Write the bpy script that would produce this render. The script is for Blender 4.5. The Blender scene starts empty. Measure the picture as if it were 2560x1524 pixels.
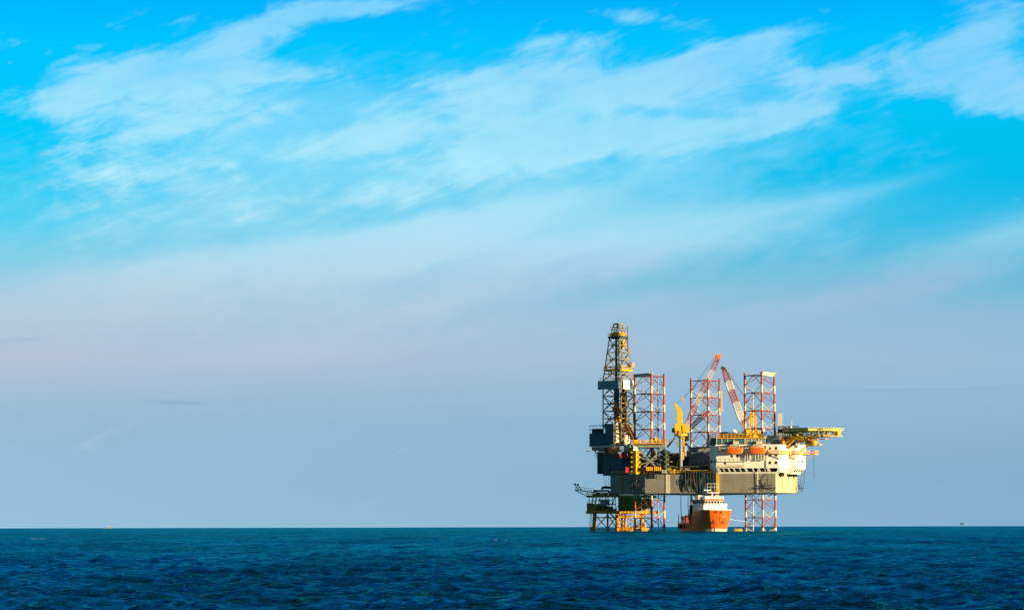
import bpy, math, random
import numpy as np
from mathutils import Vector, Matrix
R = random.Random(7)
SC = bpy.context.scene
COL = SC.collection
PI = math.pi
# ------------------------------------------------------------------ survey frame
EXPO=1.2
H, D, F = 1.82, 1138.0, 7111.0          # eye height, distance to the rig, focal length (px of a 2560 wide picture)
def hor(px): return 1316.5 - 0.0023*(px-1280)
def S(Y): return F/(D+Y)
def W(px, py, Y):
    s = S(Y); return Vector(((px-1280)/s, D+Y, H+(hor(px)-py)/s))
def Z(py, Y, px=1760): return H+(hor(px)-py)/S(Y)
def X(px, Y): return (px-1280)/S(Y)
U = Vector((.806, -.592, 0)); V = Vector((.592, .806, 0))
TH = math.atan2(-.592, .806)
O = Vector((66.5, D, 0))
def L(a, b, z=0.): return O + U*a + V*b + Vector((0, 0, z))
def Ly(a, b): return (L(a, b)).y - D
def vec(x): return x if isinstance(x, Vector) else Vector(x)
# ------------------------------------------------------------------ mesh builder
class MB:
    def __init__(s): s.v=[]; s.f=[]; s.m=[]; s.c=[]
    def cut(s):                                       # what follows is a piece of its own
        if s.f and (not s.c or s.c[-1]!=(len(s.v),len(s.f))): s.c.append((len(s.v),len(s.f)))
        return s
    def pieces(s):
        if not s.c: return [s]
        c=[(0,0)]+s.c+[(len(s.v),len(s.f))]; out=[]
        for (v0,f0),(v1,f1) in zip(c,c[1:]):
            if f1>f0:
                m=MB(); m.v=s.v[v0:v1]; m.f=[[i-v0 for i in f] for f in s.f[f0:f1]]; m.m=s.m[f0:f1]; out.append(m)
        return out
    def add(s, vs, fs, mi=0):
        n=len(s.v); s.v+= [tuple(v) for v in vs]
        for f in fs: s.f.append([n+i for i in f]); s.m.append(mi)
        return s
    def obox(s, c, ex, ey, ez, mi=0):
        c=vec(c); vs=[c+ex*i+ey*j+ez*k for k in (-1,1) for j in (-1,1) for i in (-1,1)]
        return s.add(vs, [(0,2,3,1),(4,5,7,6),(0,1,5,4),(2,6,7,3),(0,4,6,2),(1,3,7,5)], mi)
    def box(s, c, size, ang=0., mi=0):
        ca,sa=math.cos(ang),math.sin(ang)
        return s.obox(c, Vector((ca,sa,0))*size[0]/2, Vector((-sa,ca,0))*size[1]/2, Vector((0,0,size[2]/2)), mi)
    def beam(s, p, q, w, h=None, mi=0):
        p,q=vec(p),vec(q); h=h or w; d=(q-p); l=d.length
        if l<1e-6: return s
        d/=l; up=Vector((0,0,1)) if abs(d.z)<.95 else Vector((1,0,0))
        x=d.cross(up).normalized(); y=x.cross(d)
        return s.obox((p+q)/2, d*l/2, x*w/2, y*h/2, mi)
    def tube(s, p, q, r, n=8, mi=0, r2=None, cap=True):
        p,q=vec(p),vec(q); r2=r if r2 is None else r2; d=(q-p)
        if d.length<1e-6: return s
        d.normalize(); up=Vector((0,0,1)) if abs(d.z)<.95 else Vector((1,0,0))
        x=d.cross(up).normalized(); y=x.cross(d); vs=[]
        for c,rr in ((p,r),(q,r2)):
            for i in range(n):
                a=2*PI*i/n; vs.append(c+x*(rr*math.cos(a))+y*(rr*math.sin(a)))
        fs=[(i,(i+1)%n,n+(i+1)%n,n+i) for i in range(n)]
        if cap: fs+= [tuple(range(n-1,-1,-1)), tuple(range(n,2*n))]
        return s.add(vs, fs, mi)
    def path(s, pts, r, n=6, mi=0):
        pts=[vec(p) for p in pts]; rings=[]
        for i,p in enumerate(pts):
            d=(pts[min(i+1,len(pts)-1)]-pts[max(i-1,0)]).normalized()
            up=Vector((0,0,1)) if abs(d.z)<.9 else Vector((0,1,0))
            x=d.cross(up).normalized(); y=x.cross(d)
            rings.append([p+x*(r*math.cos(2*PI*k/n))+y*(r*math.sin(2*PI*k/n)) for k in range(n)])
        return s.loft(rings, mi)
    def loft(s, rings, mi=0, cap=True, closed=True):
        n=len(rings[0]); vs=[v for r in rings for v in r]; fs=[]
        for i in range(len(rings)-1):
            for k in range(n if closed else n-1):
                fs.append((i*n+k, i*n+(k+1)%n, (i+1)*n+(k+1)%n, (i+1)*n+k))
        if cap: fs+= [tuple(range(n-1,-1,-1)), tuple(range((len(rings)-1)*n, len(rings)*n))]
        return s.add(vs, fs, mi)
    def prism(s, poly, z0, z1, mi=0, top=None):
        top=top or poly
        return s.loft([[Vector((p[0],p[1],z0)) for p in poly],[Vector((p[0],p[1],z1)) for p in top]], mi)
    def ball(s, c, r, n=10, mi=0, zmin=-1.):
        c=vec(c); r=r if isinstance(r,(tuple,list)) else (r,r,r); rings=[]; t0=math.asin(zmin)
        m=max(4,n//2+1)
        for i in range(m+1):
            t=t0+(PI/2-t0)*i/m; rr=max(math.cos(t),.02)
            rings.append([c+Vector((r[0]*rr*math.cos(2*PI*k/n), r[1]*rr*math.sin(2*PI*k/n), r[2]*math.sin(t))) for k in range(n)])
        return s.loft(rings, mi)
    def frame4(s, pts, w, mi=0):                      # closed loop of beams
        for i in range(len(pts)): s.beam(pts[i], pts[(i+1)%len(pts)], w, None, mi)
        return s
    def rail(s, pts, h=1.1, w=.10, step=2.2, mi=0, closed=False):
        pts=[vec(p) for p in pts]; pts = pts+[pts[0]] if closed else pts
        for p,q in zip(pts, pts[1:]):
            n=max(1,int((q-p).length/step+.5))
            for zz in (h,h*.5): s.beam(p+Vector((0,0,zz)), q+Vector((0,0,zz)), w, None, mi)
            for i in range(n+1):
                c=p.lerp(q,i/n); s.beam(c, c+Vector((0,0,h)), w, None, mi)
        return s
ORIG = {}
def props(o, label=None, cat=None, group=None, kind=None):
    if label: o['label']=label
    if cat: o['category']=cat
    if group: o['group']=group
    if kind: o['kind']=kind
    return o
def mesh(mb, name, mats, org, smooth=False):
    me=bpy.data.meshes.new(name); ox=Vector(org)
    me.from_pydata([Vector(v)-ox for v in mb.v], [], mb.f)
    mats=mats if isinstance(mats,(list,tuple)) else [mats]
    for m in mats: me.materials.append(m)
    me.polygons.foreach_set('material_index', mb.m)
    if smooth:
        me.polygons.foreach_set('use_smooth', [True]*len(me.polygons))
        try: me.set_sharp_from_angle(angle=math.radians(38))
        except Exception: pass
    me.update(); return me
def thing(name, label, cat, loc, group=None):
    o=bpy.data.objects.new(name,None); COL.objects.link(o); o.location=loc; o.empty_display_size=.5
    ORIG[o.name]=Vector(loc); return props(o,label,cat,group)
def part(mb, name, mats, parent, smooth=False, label=None):
    org=ORIG[parent.name]; ps=mb.pieces()
    if len(ps)>1: return [part(m,name,mats,parent,smooth,label) for m in ps][0]
    o=bpy.data.objects.new(name, mesh(mb,name,mats,org,smooth)); COL.objects.link(o); o.parent=parent
    ORIG[o.name]=org
    if label: o['label']=label
    return o
def single(mb, name, mats, label, cat, loc, group=None, smooth=False, kind=None):
    o=bpy.data.objects.new(name, mesh(mb,name,mats,loc,smooth)); COL.objects.link(o); o.location=loc
    ORIG[o.name]=Vector(loc); return props(o,label,cat,group,kind)
def copy_tree(o, loc=None, parent=None, label=None):
    c=o.copy(); COL.objects.link(c)
    if parent: c.parent=parent
    if loc is not None: c.location=loc
    if label: c['label']=label
    for ch in o.children: copy_tree(ch, parent=c)
    return c
# ------------------------------------------------------------------ materials
def nn(nt, t, **kw):
    n=nt.nodes.new(t)
    for k,v in kw.items():
        if k.startswith('i_'): n.inputs[k[2:].replace('_',' ')].default_value=v
        else: setattr(n,k,v)
    return n
def paint(name, col, rough=.5, var=.22, scale=.9, rust=0., metal=0., rcol=(.16,.06,.02), streak=.09):
    m=bpy.data.materials.new(name); m.use_nodes=True; nt=m.node_tree; b=nt.nodes['Principled BSDF']
    b.inputs['Roughness'].default_value=rough; b.inputs['Metallic'].default_value=metal
    b.inputs['Specular IOR Level'].default_value=.3
    tc=nn(nt,'ShaderNodeTexCoord'); no=nn(nt,'ShaderNodeTexNoise'); no.inputs['Scale'].default_value=scale; no.inputs['Detail'].default_value=6; no.inputs['Roughness'].default_value=.65
    nt.links.new(tc.outputs['Object'], no.inputs['Vector'])
    mr=nn(nt,'ShaderNodeMapRange'); mr.inputs[1].default_value=.3; mr.inputs[2].default_value=.7; mr.inputs[3].default_value=1-var; mr.inputs[4].default_value=1+var*.6
    nt.links.new(no.outputs['Fac'], mr.inputs[0])
    mx=nn(nt,'ShaderNodeVectorMath',operation='SCALE'); mx.inputs[0].default_value=col[:3]
    nt.links.new(mr.outputs[0], mx.inputs['Scale']); out=mx.outputs[0]
    if rust>0:
        mp=nn(nt,'ShaderNodeMapping'); mp.inputs['Scale'].default_value=(1.,1.,streak)
        n2=nn(nt,'ShaderNodeTexNoise'); n2.inputs['Scale'].default_value=.7; n2.inputs['Detail'].default_value=5; n2.inputs['Roughness'].default_value=.6
        nt.links.new(tc.outputs['Object'], mp.inputs['Vector']); nt.links.new(mp.outputs[0], n2.inputs['Vector'])
        m2=nn(nt,'ShaderNodeMapRange'); m2.inputs[1].default_value=.50; m2.inputs[2].default_value=.68; m2.inputs[3].default_value=0; m2.inputs[4].default_value=rust
        nt.links.new(n2.outputs['Fac'], m2.inputs[0])
        mc=nn(nt,'ShaderNodeMix',data_type='RGBA'); mc.inputs[7].default_value=(*rcol,1)
        nt.links.new(m2.outputs[0], mc.inputs[0]); nt.links.new(out, mc.inputs[6]); out=mc.outputs[2]
    nt.links.new(out, b.inputs['Base Color'])
    return m
M=dict(
 hull=paint('hull_paint',(.195,.186,.158),.55,.14,.35,rust=.45,rcol=(.11,.065,.03)),
 bowlit=paint('bow_sunlit_paint',(.50,.43,.25),.55,.12,.4,rust=.9,rcol=(.40,.17,.02),streak=.05),  # rust-streaked bow face, its full sun put into a paler base
 white=paint('white_paint',(.72,.68,.60),.5,.10,.7,rust=.25,rcol=(.45,.33,.2)),
 plain=paint('bright_white_paint',(.80,.78,.74),.45,.06,.7),
 red=paint('red_paint',(.50,.045,.025),.5,.25), 
 legw=paint('leg_white',(.52,.45,.38),.5,.25,rust=.3,rcol=(.3,.16,.1)),
 yel=paint('yellow_paint',(.74,.375,.012),.5,.22,rust=.25),
 yel2=paint('platform_yellow',(.50,.215,.012),.55,.3,rust=.35),
 olive=paint('olive_paint',(.27,.165,.03),.6,.3),
 org=paint('orange_paint',(.80,.17,.012),.4,.1),
 vred=paint('vessel_orange',(.60,.105,.006),.4,.1,.5,rust=.15,rcol=(.4,.03,.01)),
 grey=paint('grey_paint',(.24,.25,.25),.55,.2),
 dgrey=paint('dark_steel',(.045,.05,.055),.55,.3),
 navy=paint('dark_teal_paint',(.012,.042,.062),.5,.2),
 teal=paint('teal_paint',(.028,.10,.13),.5,.15,.4),
 green=paint('machinery_green',(.05,.065,.045),.5,.35),
 steel=paint('galvanised_steel',(.22,.225,.21),.45,.2),
 cream=paint('cream_cladding',(.62,.55,.40),.55,.12,.6,rust=.2),
 brown=paint('rusty_pipe',(.16,.07,.025),.6,.35),
 glass=paint('dark_glass',(.02,.03,.035),.12,.1),
 tealglass=paint('teal_glass',(.06,.13,.15),.15,.1),
 wallshade=paint('wind_wall_shade',(.14,.24,.29),.5,.12),  # shaded side of the derrick wind wall, shade put into the colour
 hyel=paint('helideck_yellow',(.60,.42,.13),.5,.2),
 lattice=paint('derrick_paint',(.27,.205,.09),.5,.3),
 black=paint('black_rubber',(.02,.02,.022),.7,.2),
 pink=paint('faded_red_paint',(.27,.062,.030),.5,.2),
 maroon=paint('maroon_paint',(.22,.035,.035),.5,.25),
 rope=paint('rope_fibre',(.5,.5,.45),.8,.1),
 far=paint('distance_white',(.27,.30,.42),.6,.1),  # blued and dulled against the warm sun so the distant ship stays faint
)
# ------------------------------------------------------------------ camera
cd=bpy.data.cameras.new('camera'); cam=bpy.data.objects.new('camera',cd); COL.objects.link(cam)
cd.sensor_width=36; cd.sensor_fit='HORIZONTAL'; cd.lens=36*F/2560; cd.clip_start=1; cd.clip_end=300000
cd.shift_y=(1316.5-762)/2560
cam.matrix_world=Matrix.Translation((0,0,H)) @ Matrix.Rotation(PI/2,4,'X') @ Matrix.Rotation(-.0023,4,'Z')
SC.camera=cam
SC.view_settings.view_transform='Standard'; SC.view_settings.look='None'; SC.view_settings.exposure=EXPO; SC.view_settings.gamma=1
# ------------------------------------------------------------------ light
EL=math.radians(5.2); sd=Vector((.838,-.545,0)).normalized(); SUN=Vector((sd.x*math.cos(EL), sd.y*math.cos(EL), math.sin(EL)))
ld=bpy.data.lights.new('sun','SUN'); ld.energy=5; ld.angle=math.radians(.5); ld.color=(1,.77,.43)
lo=bpy.data.objects.new('sun',ld); COL.objects.link(lo); lo.rotation_euler=SUN.to_track_quat('Z','Y').to_euler(); lo.location=(300,700,300)
# ------------------------------------------------------------------ sky
def lin(c):
    c=[x/255 for x in c]; return tuple((x/12.92 if x<=.04045 else ((x+.055)/1.055)**2.4) for x in c)
wd=bpy.data.worlds.new('World'); SC.world=wd; wd.use_nodes=True; nt=wd.node_tree; nt.nodes.clear()
lk=nt.links.new
def mth(op,a,b=None,c=None,clamp=False):
    n=nt.nodes.new('ShaderNodeMath'); n.operation=op; n.use_clamp=clamp
    for i,x in enumerate((a,b,c)):
        if x is None: continue
        if isinstance(x,(int,float)): n.inputs[i].default_value=x
        else: lk(x,n.inputs[i])
    return n.outputs[0]
def mixc(f,a,b):
    n=nt.nodes.new('ShaderNodeMix'); n.data_type='RGBA'
    for i,x in ((0,f),(6,a),(7,b)):
        if isinstance(x,tuple): n.inputs[i].default_value=(*x[:3],1)
        elif isinstance(x,(int,float)): n.inputs[i].default_value=x
        else: lk(x,n.inputs[i])
    return n.outputs[2]
def ramp(f, stops, interp='LINEAR'):
    n=nt.nodes.new('ShaderNodeValToRGB'); e=n.color_ramp.elements; n.color_ramp.interpolation=interp
    while len(e)<len(stops): e.new(.5)
    for el,(p,c) in zip(e,stops): el.position=p; el.color=(*c[:3],1)
    lk(f,n.inputs[0]); return n.outputs[0]
tc=nt.nodes.new('ShaderNodeTexCoord'); sx=nt.nodes.new('ShaderNodeSeparateXYZ'); lk(tc.outputs['Generated'],sx.inputs[0])
az=mth('ARCTAN2',sx.outputs[0],sx.outputs[1]); el=mth('ARCSINE',sx.outputs[2])
u=mth('DIVIDE',az,.18)              # -1..1 over about twenty degrees of azimuth
v=mth('DIVIDE',el,.1852)            # 0 at the horizon, 1 at 10.6 degrees
vr=mth('DIVIDE',v,2.0,clamp=True)
def vp(py): return (1316.5-py)/1316.5/2
ur=mth('MULTIPLY_ADD',u,.5,.5,clamp=True)
left=[(0,(152,194,218)),(vp(1200),(150,190,215)),(vp(1050),(152,188,212)),(vp(900),(177,194,216)),(vp(780),(175,203,222)),(vp(660),(128,206,232)),(vp(560),(78,208,242)),(vp(450),(8,203,246)),(vp(300),(0,203,252)),(vp(120),(0,196,255)),(vp(0),(0,178,252)),(.75,(0,130,230)),(1,(8,96,190))]
right=[(0,(134,176,206)),(vp(1200),(130,174,204)),(vp(1050),(142,182,208)),(vp(900),(152,189,214)),(vp(780),(132,188,217)),(vp(660),(78,186,222)),(vp(560),(24,186,232)),(vp(450),(0,188,236)),(vp(300),(0,194,246)),(vp(120),(0,194,253)),(vp(0),(0,172,248)),(.75,(0,126,226)),(1,(8,96,190))]
base=mixc(ur, ramp(vr,[(p,lin(c)) for p,c in left]), ramp(vr,[(p,lin(c)) for p,c in right]))
# wind-combed cloud texture
cb=nt.nodes.new('ShaderNodeCombineXYZ'); lk(u,cb.inputs[0]); lk(mth('MULTIPLY',v,.58*1.78/1.06),cb.inputs[1])
def noise(sc, ang, off, detail=6, rough=.55, dist=0.):
    mp=nt.nodes.new('ShaderNodeMapping'); mp.vector_type='TEXTURE'
    mp.inputs['Rotation'].default_value=(0,0,math.radians(ang)); mp.inputs['Scale'].default_value=(1/sc[0],1/sc[1],1); mp.inputs['Location'].default_value=off
    lk(cb.outputs[0],mp.inputs[0])
    n=nt.nodes.new('ShaderNodeTexNoise'); n.inputs['Scale'].default_value=1; n.inputs['Detail'].default_value=detail; n.inputs['Roughness'].default_value=rough; n.inputs['Distortion'].default_value=dist
    lk(mp.outputs[0],n.inputs['Vector']); return n.outputs['Fac']
n_big=noise((2.6,8),10,(3.1,1.7,0),4,.5,.25)
n_fine=noise((5,22),15,(.7,9.2,0),9,.62,.5)
n_wob=noise((8,15),9,(5.1,2.2,0),8,.62,.6)
n_fib=noise((7,60),19,(2.2,4.4,0),6,.6,.2)
det=mth('ADD',mth('ADD',mth('MULTIPLY',mth('SUBTRACT',n_big,.5),1.1),mth('MULTIPLY',mth('SUBTRACT',n_fine,.5),1.5)), mth('ADD',mth('MULTIPLY',mth('SUBTRACT',n_fib,.5),.8),mth('MULTIPLY',mth('SUBTRACT',n_wob,.5),2.0)))
K=1.0269
def blob(cx,cy,l,w,ang,st,edge=1.):
    cx*=K; cy*=K; l*=K; w*=K
    a=math.radians(ang)
    du=mth('SUBTRACT',u,(cx-1280)/1280); dv=mth('SUBTRACT',v,(1316.5-cy)/1316.5)
    kx,ky=1280/l,1316.5/w
    # along / across the streak
    x=mth('ADD',mth('MULTIPLY',du,math.cos(a)*1280/l),mth('MULTIPLY',dv,math.sin(a)*1316.5/l))
    y=mth('ADD',mth('MULTIPLY',du,-math.sin(a)*1280/w),mth('MULTIPLY',dv,math.cos(a)*1316.5/w))
    d=mth('ADD',mth('MULTIPLY',x,x),mth('MULTIPLY',y,y))
    return mth('MULTIPLY',mth('EXPONENT',mth('MULTIPLY',d,-edge)),st)
def total(lst):
    t=None
    for b in lst:
        o=blob(*b); t=o if t is None else mth('ADD',t,o)
    return t
hi=total([  # crisp upper cirrus (x, y, half length, half width, slope, weight)
 (860,36,150,22,3,1.15),(690,72,120,36,10,.85),(545,130,120,30,28,.75),(280,225,230,70,14,1.05),(520,195,190,62,6,.9),
 (130,280,90,40,5,.6),(400,330,320,40,11,.85),(330,430,260,60,6,.4),(760,190,220,26,0,.5),(900,345,170,46,12,1.05),(1330,110,160,34,3,.75),(1250,215,260,56,2,.9),
 (1600,205,330,44,5,.85),(1730,165,230,42,14,.95),(1330,335,290,60,2,.95),(1880,312,190,40,12,1.1),(1560,330,260,50,8,.7),(1850,130,90,30,35,.45),
 (2270,190,260,72,5,1.05),(2440,265,130,62,-10,.85),(2420,90,120,60,20,.75),(2000,205,120,26,0,.6),(1520,52,80,20,-6,.85),(1080,5,70,12,4,.5),(700,14,60,18,10,.4),
 (1120,440,360,60,10,.6),(650,500,420,60,8,.4),(300,470,300,40,6,.35),(1000,330,700,24,8,.3),
 (1030,120,260,44,4,-.5),(1700,290,160,14,-4,-.55),(2080,260,110,24,14,-.45),(1985,140,70,50,30,-.55),(1000,150,240,30,2,-.4),(2150,400,330,70,6,-.5),(60,420,70,120,0,-.4),(790,235,80,20,2,-.4),
])
lo=total([  # soft veils lower down
 (900,600,620,60,14,.75),(640,640,520,60,4,.55),(350,700,500,70,2,.4),(1150,560,420,50,16,.6),(480,760,420,46,4,.65),(1300,700,420,40,12,.55),
 (1650,560,360,46,9,.4),(2250,700,460,44,14,.55),(2420,590,280,40,16,.5),(1900,760,330,32,10,.4),(300,860,500,60,2,.3),(2250,800,420,46,6,.35),(1500,760,420,30,9,.35),(1000,800,520,60,6,.3),(2100,480,220,22,14,.3),(1800,560,420,60,8,.45),(2200,620,420,60,12,.4),(1400,600,500,70,8,.45),(1000,860,700,50,2,.35),(1900,880,500,40,3,.3)])
veil=total([(560,300,480,120,6,.75),(1350,300,620,150,4,.9),(900,470,760,120,12,.85),(420,480,460,120,4,.6),(1700,420,400,60,10,.35),(1150,620,700,90,12,.5),(1900,250,260,70,8,.4),(1560,570,460,90,8,.7),(1250,650,560,90,9,.6),(1950,620,360,60,10,.4)])
n_soft=noise((1.6,9),13,(1.3,6.6,0),5,.5,.2)
def sstep(x,a,b):
    n=nt.nodes.new('ShaderNodeMapRange'); n.interpolation_type='SMOOTHSTEP'; lk(x,n.inputs[0]); n.inputs[1].default_value=a; n.inputs[2].default_value=b; return n.outputs[0]
cov=mth('MULTIPLY_ADD',det,.78,hi)
c_hi=mth('MULTIPLY',sstep(cov,.2,1.0),mth('ADD',.82,mth('ADD',mth('MULTIPLY',mth('SUBTRACT',n_fine,.5),1.0),mth('MULTIPLY',mth('SUBTRACT',n_wob,.5),.7))),clamp=True)
lov=mth('MULTIPLY',lo,mth('MULTIPLY_ADD',mth('SUBTRACT',mth('ADD',mth('MULTIPLY',n_soft,.6),mth('ADD',mth('MULTIPLY',n_fine,.2),mth('MULTIPLY',n_wob,.2))),.5),3.2,.85))
c_lo=sstep(lov,.0,1.05)
ccol=ramp(vr,[(0,lin((168,196,220))),(vp(900),lin((183,199,222))),(vp(720),lin((190,212,230))),(vp(600),lin((186,229,246))),(vp(420),lin((180,236,254))),(vp(200),lin((160,225,252))),(vp(0),lin((135,215,252))),(1,lin((110,190,240)))])
ccolr=ramp(vr,[(0,lin((150,185,212))),(vp(900),lin((162,188,215))),(vp(720),lin((164,190,218))),(vp(600),lin((152,214,240))),(vp(420),lin((145,222,251))),(vp(200),lin((145,214,252))),(vp(0),lin((125,208,250))),(1,lin((110,190,240)))])
cc=mixc(sstep(ur,.35,1.),ccol,ccolr)
c_veil=mth('MULTIPLY',sstep(mth('MULTIPLY_ADD',det,.6,veil),.15,1.2),.42)
sky=mixc(c_veil,base,cc)
sky=mixc(mth('MULTIPLY',c_lo,.8),sky,cc)
sky=mixc(mth('MULTIPLY',c_hi,.93),sky,cc)
# two thin grey-blue stratus lines low over the horizon
thin=total([(445,980,75,5,-1,.55),(2200,955,260,4,0,.35),(60,832,60,6,4,.3)])
sky=mixc(mth('MULTIPLY',thin,.6),sky,lin((110,160,195)))
nis=nt.nodes.new('ShaderNodeTexSky'); nis.sky_type='NISHITA'; nis.sun_disc=False; nis.sun_elevation=EL; nis.sun_rotation=math.atan2(SUN.x,SUN.y); nis.air_density=1.2; nis.dust_density=.6; nis.ozone_density=2.
# the physical sky takes over above the lowest twenty degrees
bg=nt.nodes.new('ShaderNodeBackground'); bg.inputs['Strength'].default_value=.05
ten=nt.nodes.new('ShaderNodeVectorMath'); ten.operation='SCALE'; ten.inputs['Scale'].default_value=20/2**EXPO; lk(sky,ten.inputs[0])
side_fill=sstep(mth('ABSOLUTE',az),.45,1.2)
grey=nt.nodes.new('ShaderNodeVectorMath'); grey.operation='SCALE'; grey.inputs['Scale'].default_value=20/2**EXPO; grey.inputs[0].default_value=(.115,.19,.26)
s1=mixc(mth('MULTIPLY',side_fill,.85),ten.outputs[0],grey.outputs[0])       # added grey-blue fill outside the view, tints the shaded sides
s2=mixc(mth('MULTIPLY',side_fill,.5),nis.outputs[0],grey.outputs[0])
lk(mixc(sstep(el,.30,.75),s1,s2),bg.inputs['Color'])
out=nt.nodes.new('ShaderNodeOutputWorld'); lk(bg.outputs[0],out.inputs['Surface'])
# ------------------------------------------------------------------ sea
def sea():
    rng=np.random.default_rng(11)
    r=[1.,4,10,18]; x=25.
    while x<90000:
        r.append(x)
        x*= 1.0045 if x<50 else 1.0014 if x<380 else 1.0020 if x<1200 else 1.005 if x<4500 else 1.12
    r=np.array(r,dtype=np.float32)
    ic=np.arange(-.21,.2101,.0006); oc=np.geomspace(.22,.7,60); far_=np.linspace(.75,PI,14)
    a=np.concatenate([-far_[::-1][1:],-oc[::-1],ic,oc,far_]).astype(np.float32)   # closed ring
    nr,na=len(r),len(a)
    RR,AA=np.meshgrid(r,a,indexing='ij')
    xs=(RR*np.sin(AA)).ravel(); ys=(RR*np.cos(AA)).ravel(); zs=np.zeros_like(xs); dx=np.zeros_like(xs); dy=np.zeros_like(xs)
    dr=np.gradient(r); da=np.gradient(a)
    sp=np.maximum(np.repeat(dr,na)*.9, np.tile(np.abs(da),nr)*np.repeat(r,na))
    N=84; lam=np.exp(np.linspace(math.log(.2),math.log(7),N)); 
    main=math.radians(248)      # heading of the seas
    gust=.74+.36*np.sin(xs*.021+1.3+.8*np.sin(ys*.013))*np.sin(ys*.017+.4+.9*np.sin(xs*.009))
    for l in lam:
        th=main+rng.normal(0,.85 if l<2.2 else .5); k=2*PI/l; ph=rng.uniform(0,2*PI)
        sl=SLOPE*math.sqrt(2/N)*rng.uniform(.6,1.4)*(1.1 if l<1.1 else 1.1 if l<2.6 else .75 if l<5 else .5)
        A=sl/k
        fade=np.clip(l/(1.8*sp)-1.,0,1)
        fade*= gust if l<3 else 1.
        p=(k*math.cos(th))*xs+(k*math.sin(th))*ys+ph
        c=np.cos(p)*(A*fade); s=np.sin(p)*(A*fade*.75)
        zs+=c; dx-=s*math.cos(th); dy-=s*math.sin(th)
    # a few breaking crests
    foam=np.zeros_like(zs)
    for fx,fy,wd_,hg in ((-13.05,74.8,.22,.05),(-78,470,1.3,.2),(-44,392,1.1,.2),(-21.7,139,.32,.12),(-1.2,375,1.1,.2),(-10,129,.3,.1),(26,160,.35,.2),(14.5,93,.25,.1)):
        m_=np.exp(-((xs-fx)/wd_)**2-((ys-fy)/(wd_*2.2))**2)
        foam=np.maximum(foam,m_*2.2)
    foam*=np.clip((zs+np.float32(.04))/.12,0,1)
    co=np.stack([xs+dx,ys+dy,zs],1).astype(np.float32)
    i=np.arange(nr-1)[:,None]; j=np.arange(na)[None,:]; j2=(j+1)%na
    q=np.stack([i*na+j, i*na+j2, (i+1)*na+j2, (i+1)*na+j],-1).reshape(-1,4)[:, ::-1].astype(np.int32)
    me=bpy.data.meshes.new('sea'); me.vertices.add(len(co)); me.vertices.foreach_set('co',co.ravel())
    me.loops.add(q.size); me.loops.foreach_set('vertex_index',q.ravel())
    me.polygons.add(len(q)); me.polygons.foreach_set('loop_start',np.arange(0,q.size,4,dtype=np.int32))
    me.polygons.foreach_set('use_smooth',np.ones(len(q),dtype=bool))
    me.update(calc_edges=True); me.validate()
    m=bpy.data.materials.new('sea_water'); m.use_nodes=True; n=m.node_tree; n.nodes.clear(); k=n.links.new
    out=n.nodes.new('ShaderNodeOutputMaterial'); tcn=n.nodes.new('ShaderNodeTexCoord')
    def nz(sc,det,off=0):
        mp=n.nodes.new('ShaderNodeMapping'); mp.inputs['Scale'].default_value=sc; mp.inputs['Location'].default_value=(off,off*.7,0); k(tcn.outputs['Object'],mp.inputs[0])
        t=n.nodes.new('ShaderNodeTexNoise'); t.inputs['Scale'].default_value=1; t.inputs['Detail'].default_value=det; t.inputs['Roughness'].default_value=.6; k(mp.outputs[0],t.inputs['Vector']); return t.outputs['Fac']
    h1=nz((3.2,4.6,1),6); h2=nz((.22,.42,1),5,7.)
    b1=n.nodes.new('ShaderNodeBump'); b1.inputs['Strength'].default_value=1; b1.inputs['Distance'].default_value=.13; k(h1,b1.inputs['Height'])
    b2=n.nodes.new('ShaderNodeBump'); b2.inputs['Strength'].default_value=1; b2.inputs['Distance'].default_value=2.6; k(h2,b2.inputs['Height']); k(b1.outputs[0],b2.inputs['Normal'])
    df=n.nodes.new('ShaderNodeBsdfDiffuse'); gl=n.nodes.new('ShaderNodeBsdfGlossy'); gl.inputs['Roughness'].default_value=.12; gl.inputs['Color'].default_value=(.03,.68,.80,1)
    df.inputs['Color'].default_value=(.0003,.018,.043,1)
    fr=n.nodes.new('ShaderNodeFresnel'); fr.inputs['IOR'].default_value=1.33
    mr=n.nodes.new('ShaderNodeMapRange'); mr.inputs[1].default_value=.0; mr.inputs[2].default_value=.9; mr.inputs[3].default_value=.012; mr.inputs[4].default_value=.59
    k(fr.outputs[0],mr.inputs[0])
    wp=nz((1/13,1/85,1),6,3.); wr=n.nodes.new('ShaderNodeMapRange'); wr.inputs[1].default_value=.35; wr.inputs[2].default_value=.65; wr.inputs[3].default_value=.62; wr.inputs[4].default_value=1.25; k(wp,wr.inputs[0])
    wm=n.nodes.new('ShaderNodeMath'); wm.operation='MULTIPLY'; k(mr.outputs[0],wm.inputs[0]); k(wr.outputs[0],wm.inputs[1])
    mx=n.nodes.new('ShaderNodeMixShader'); k(wm.outputs[0],mx.inputs[0]); k(df.outputs[0],mx.inputs[1]); k(gl.outputs[0],mx.inputs[2])
    for x in (df,gl,fr): k(b2.outputs[0],x.inputs['Normal'])
    fa=n.nodes.new('ShaderNodeAttribute'); fa.attribute_name='foam'; fd=n.nodes.new('ShaderNodeBsdfDiffuse'); fd.inputs['Color'].default_value=(.85,.85,.85,1)
    fn_=nz((5,7,1),4,2.); fm=n.nodes.new('ShaderNodeMath'); fm.operation='MULTIPLY'; fm.use_clamp=True; f2=n.nodes.new('ShaderNodeMapRange'); f2.inputs[1].default_value=.36; f2.inputs[2].default_value=.52; k(fn_,f2.inputs[0]); k(f2.outputs[0],fm.inputs[0]); k(fa.outputs['Fac'],fm.inputs[1])
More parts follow.
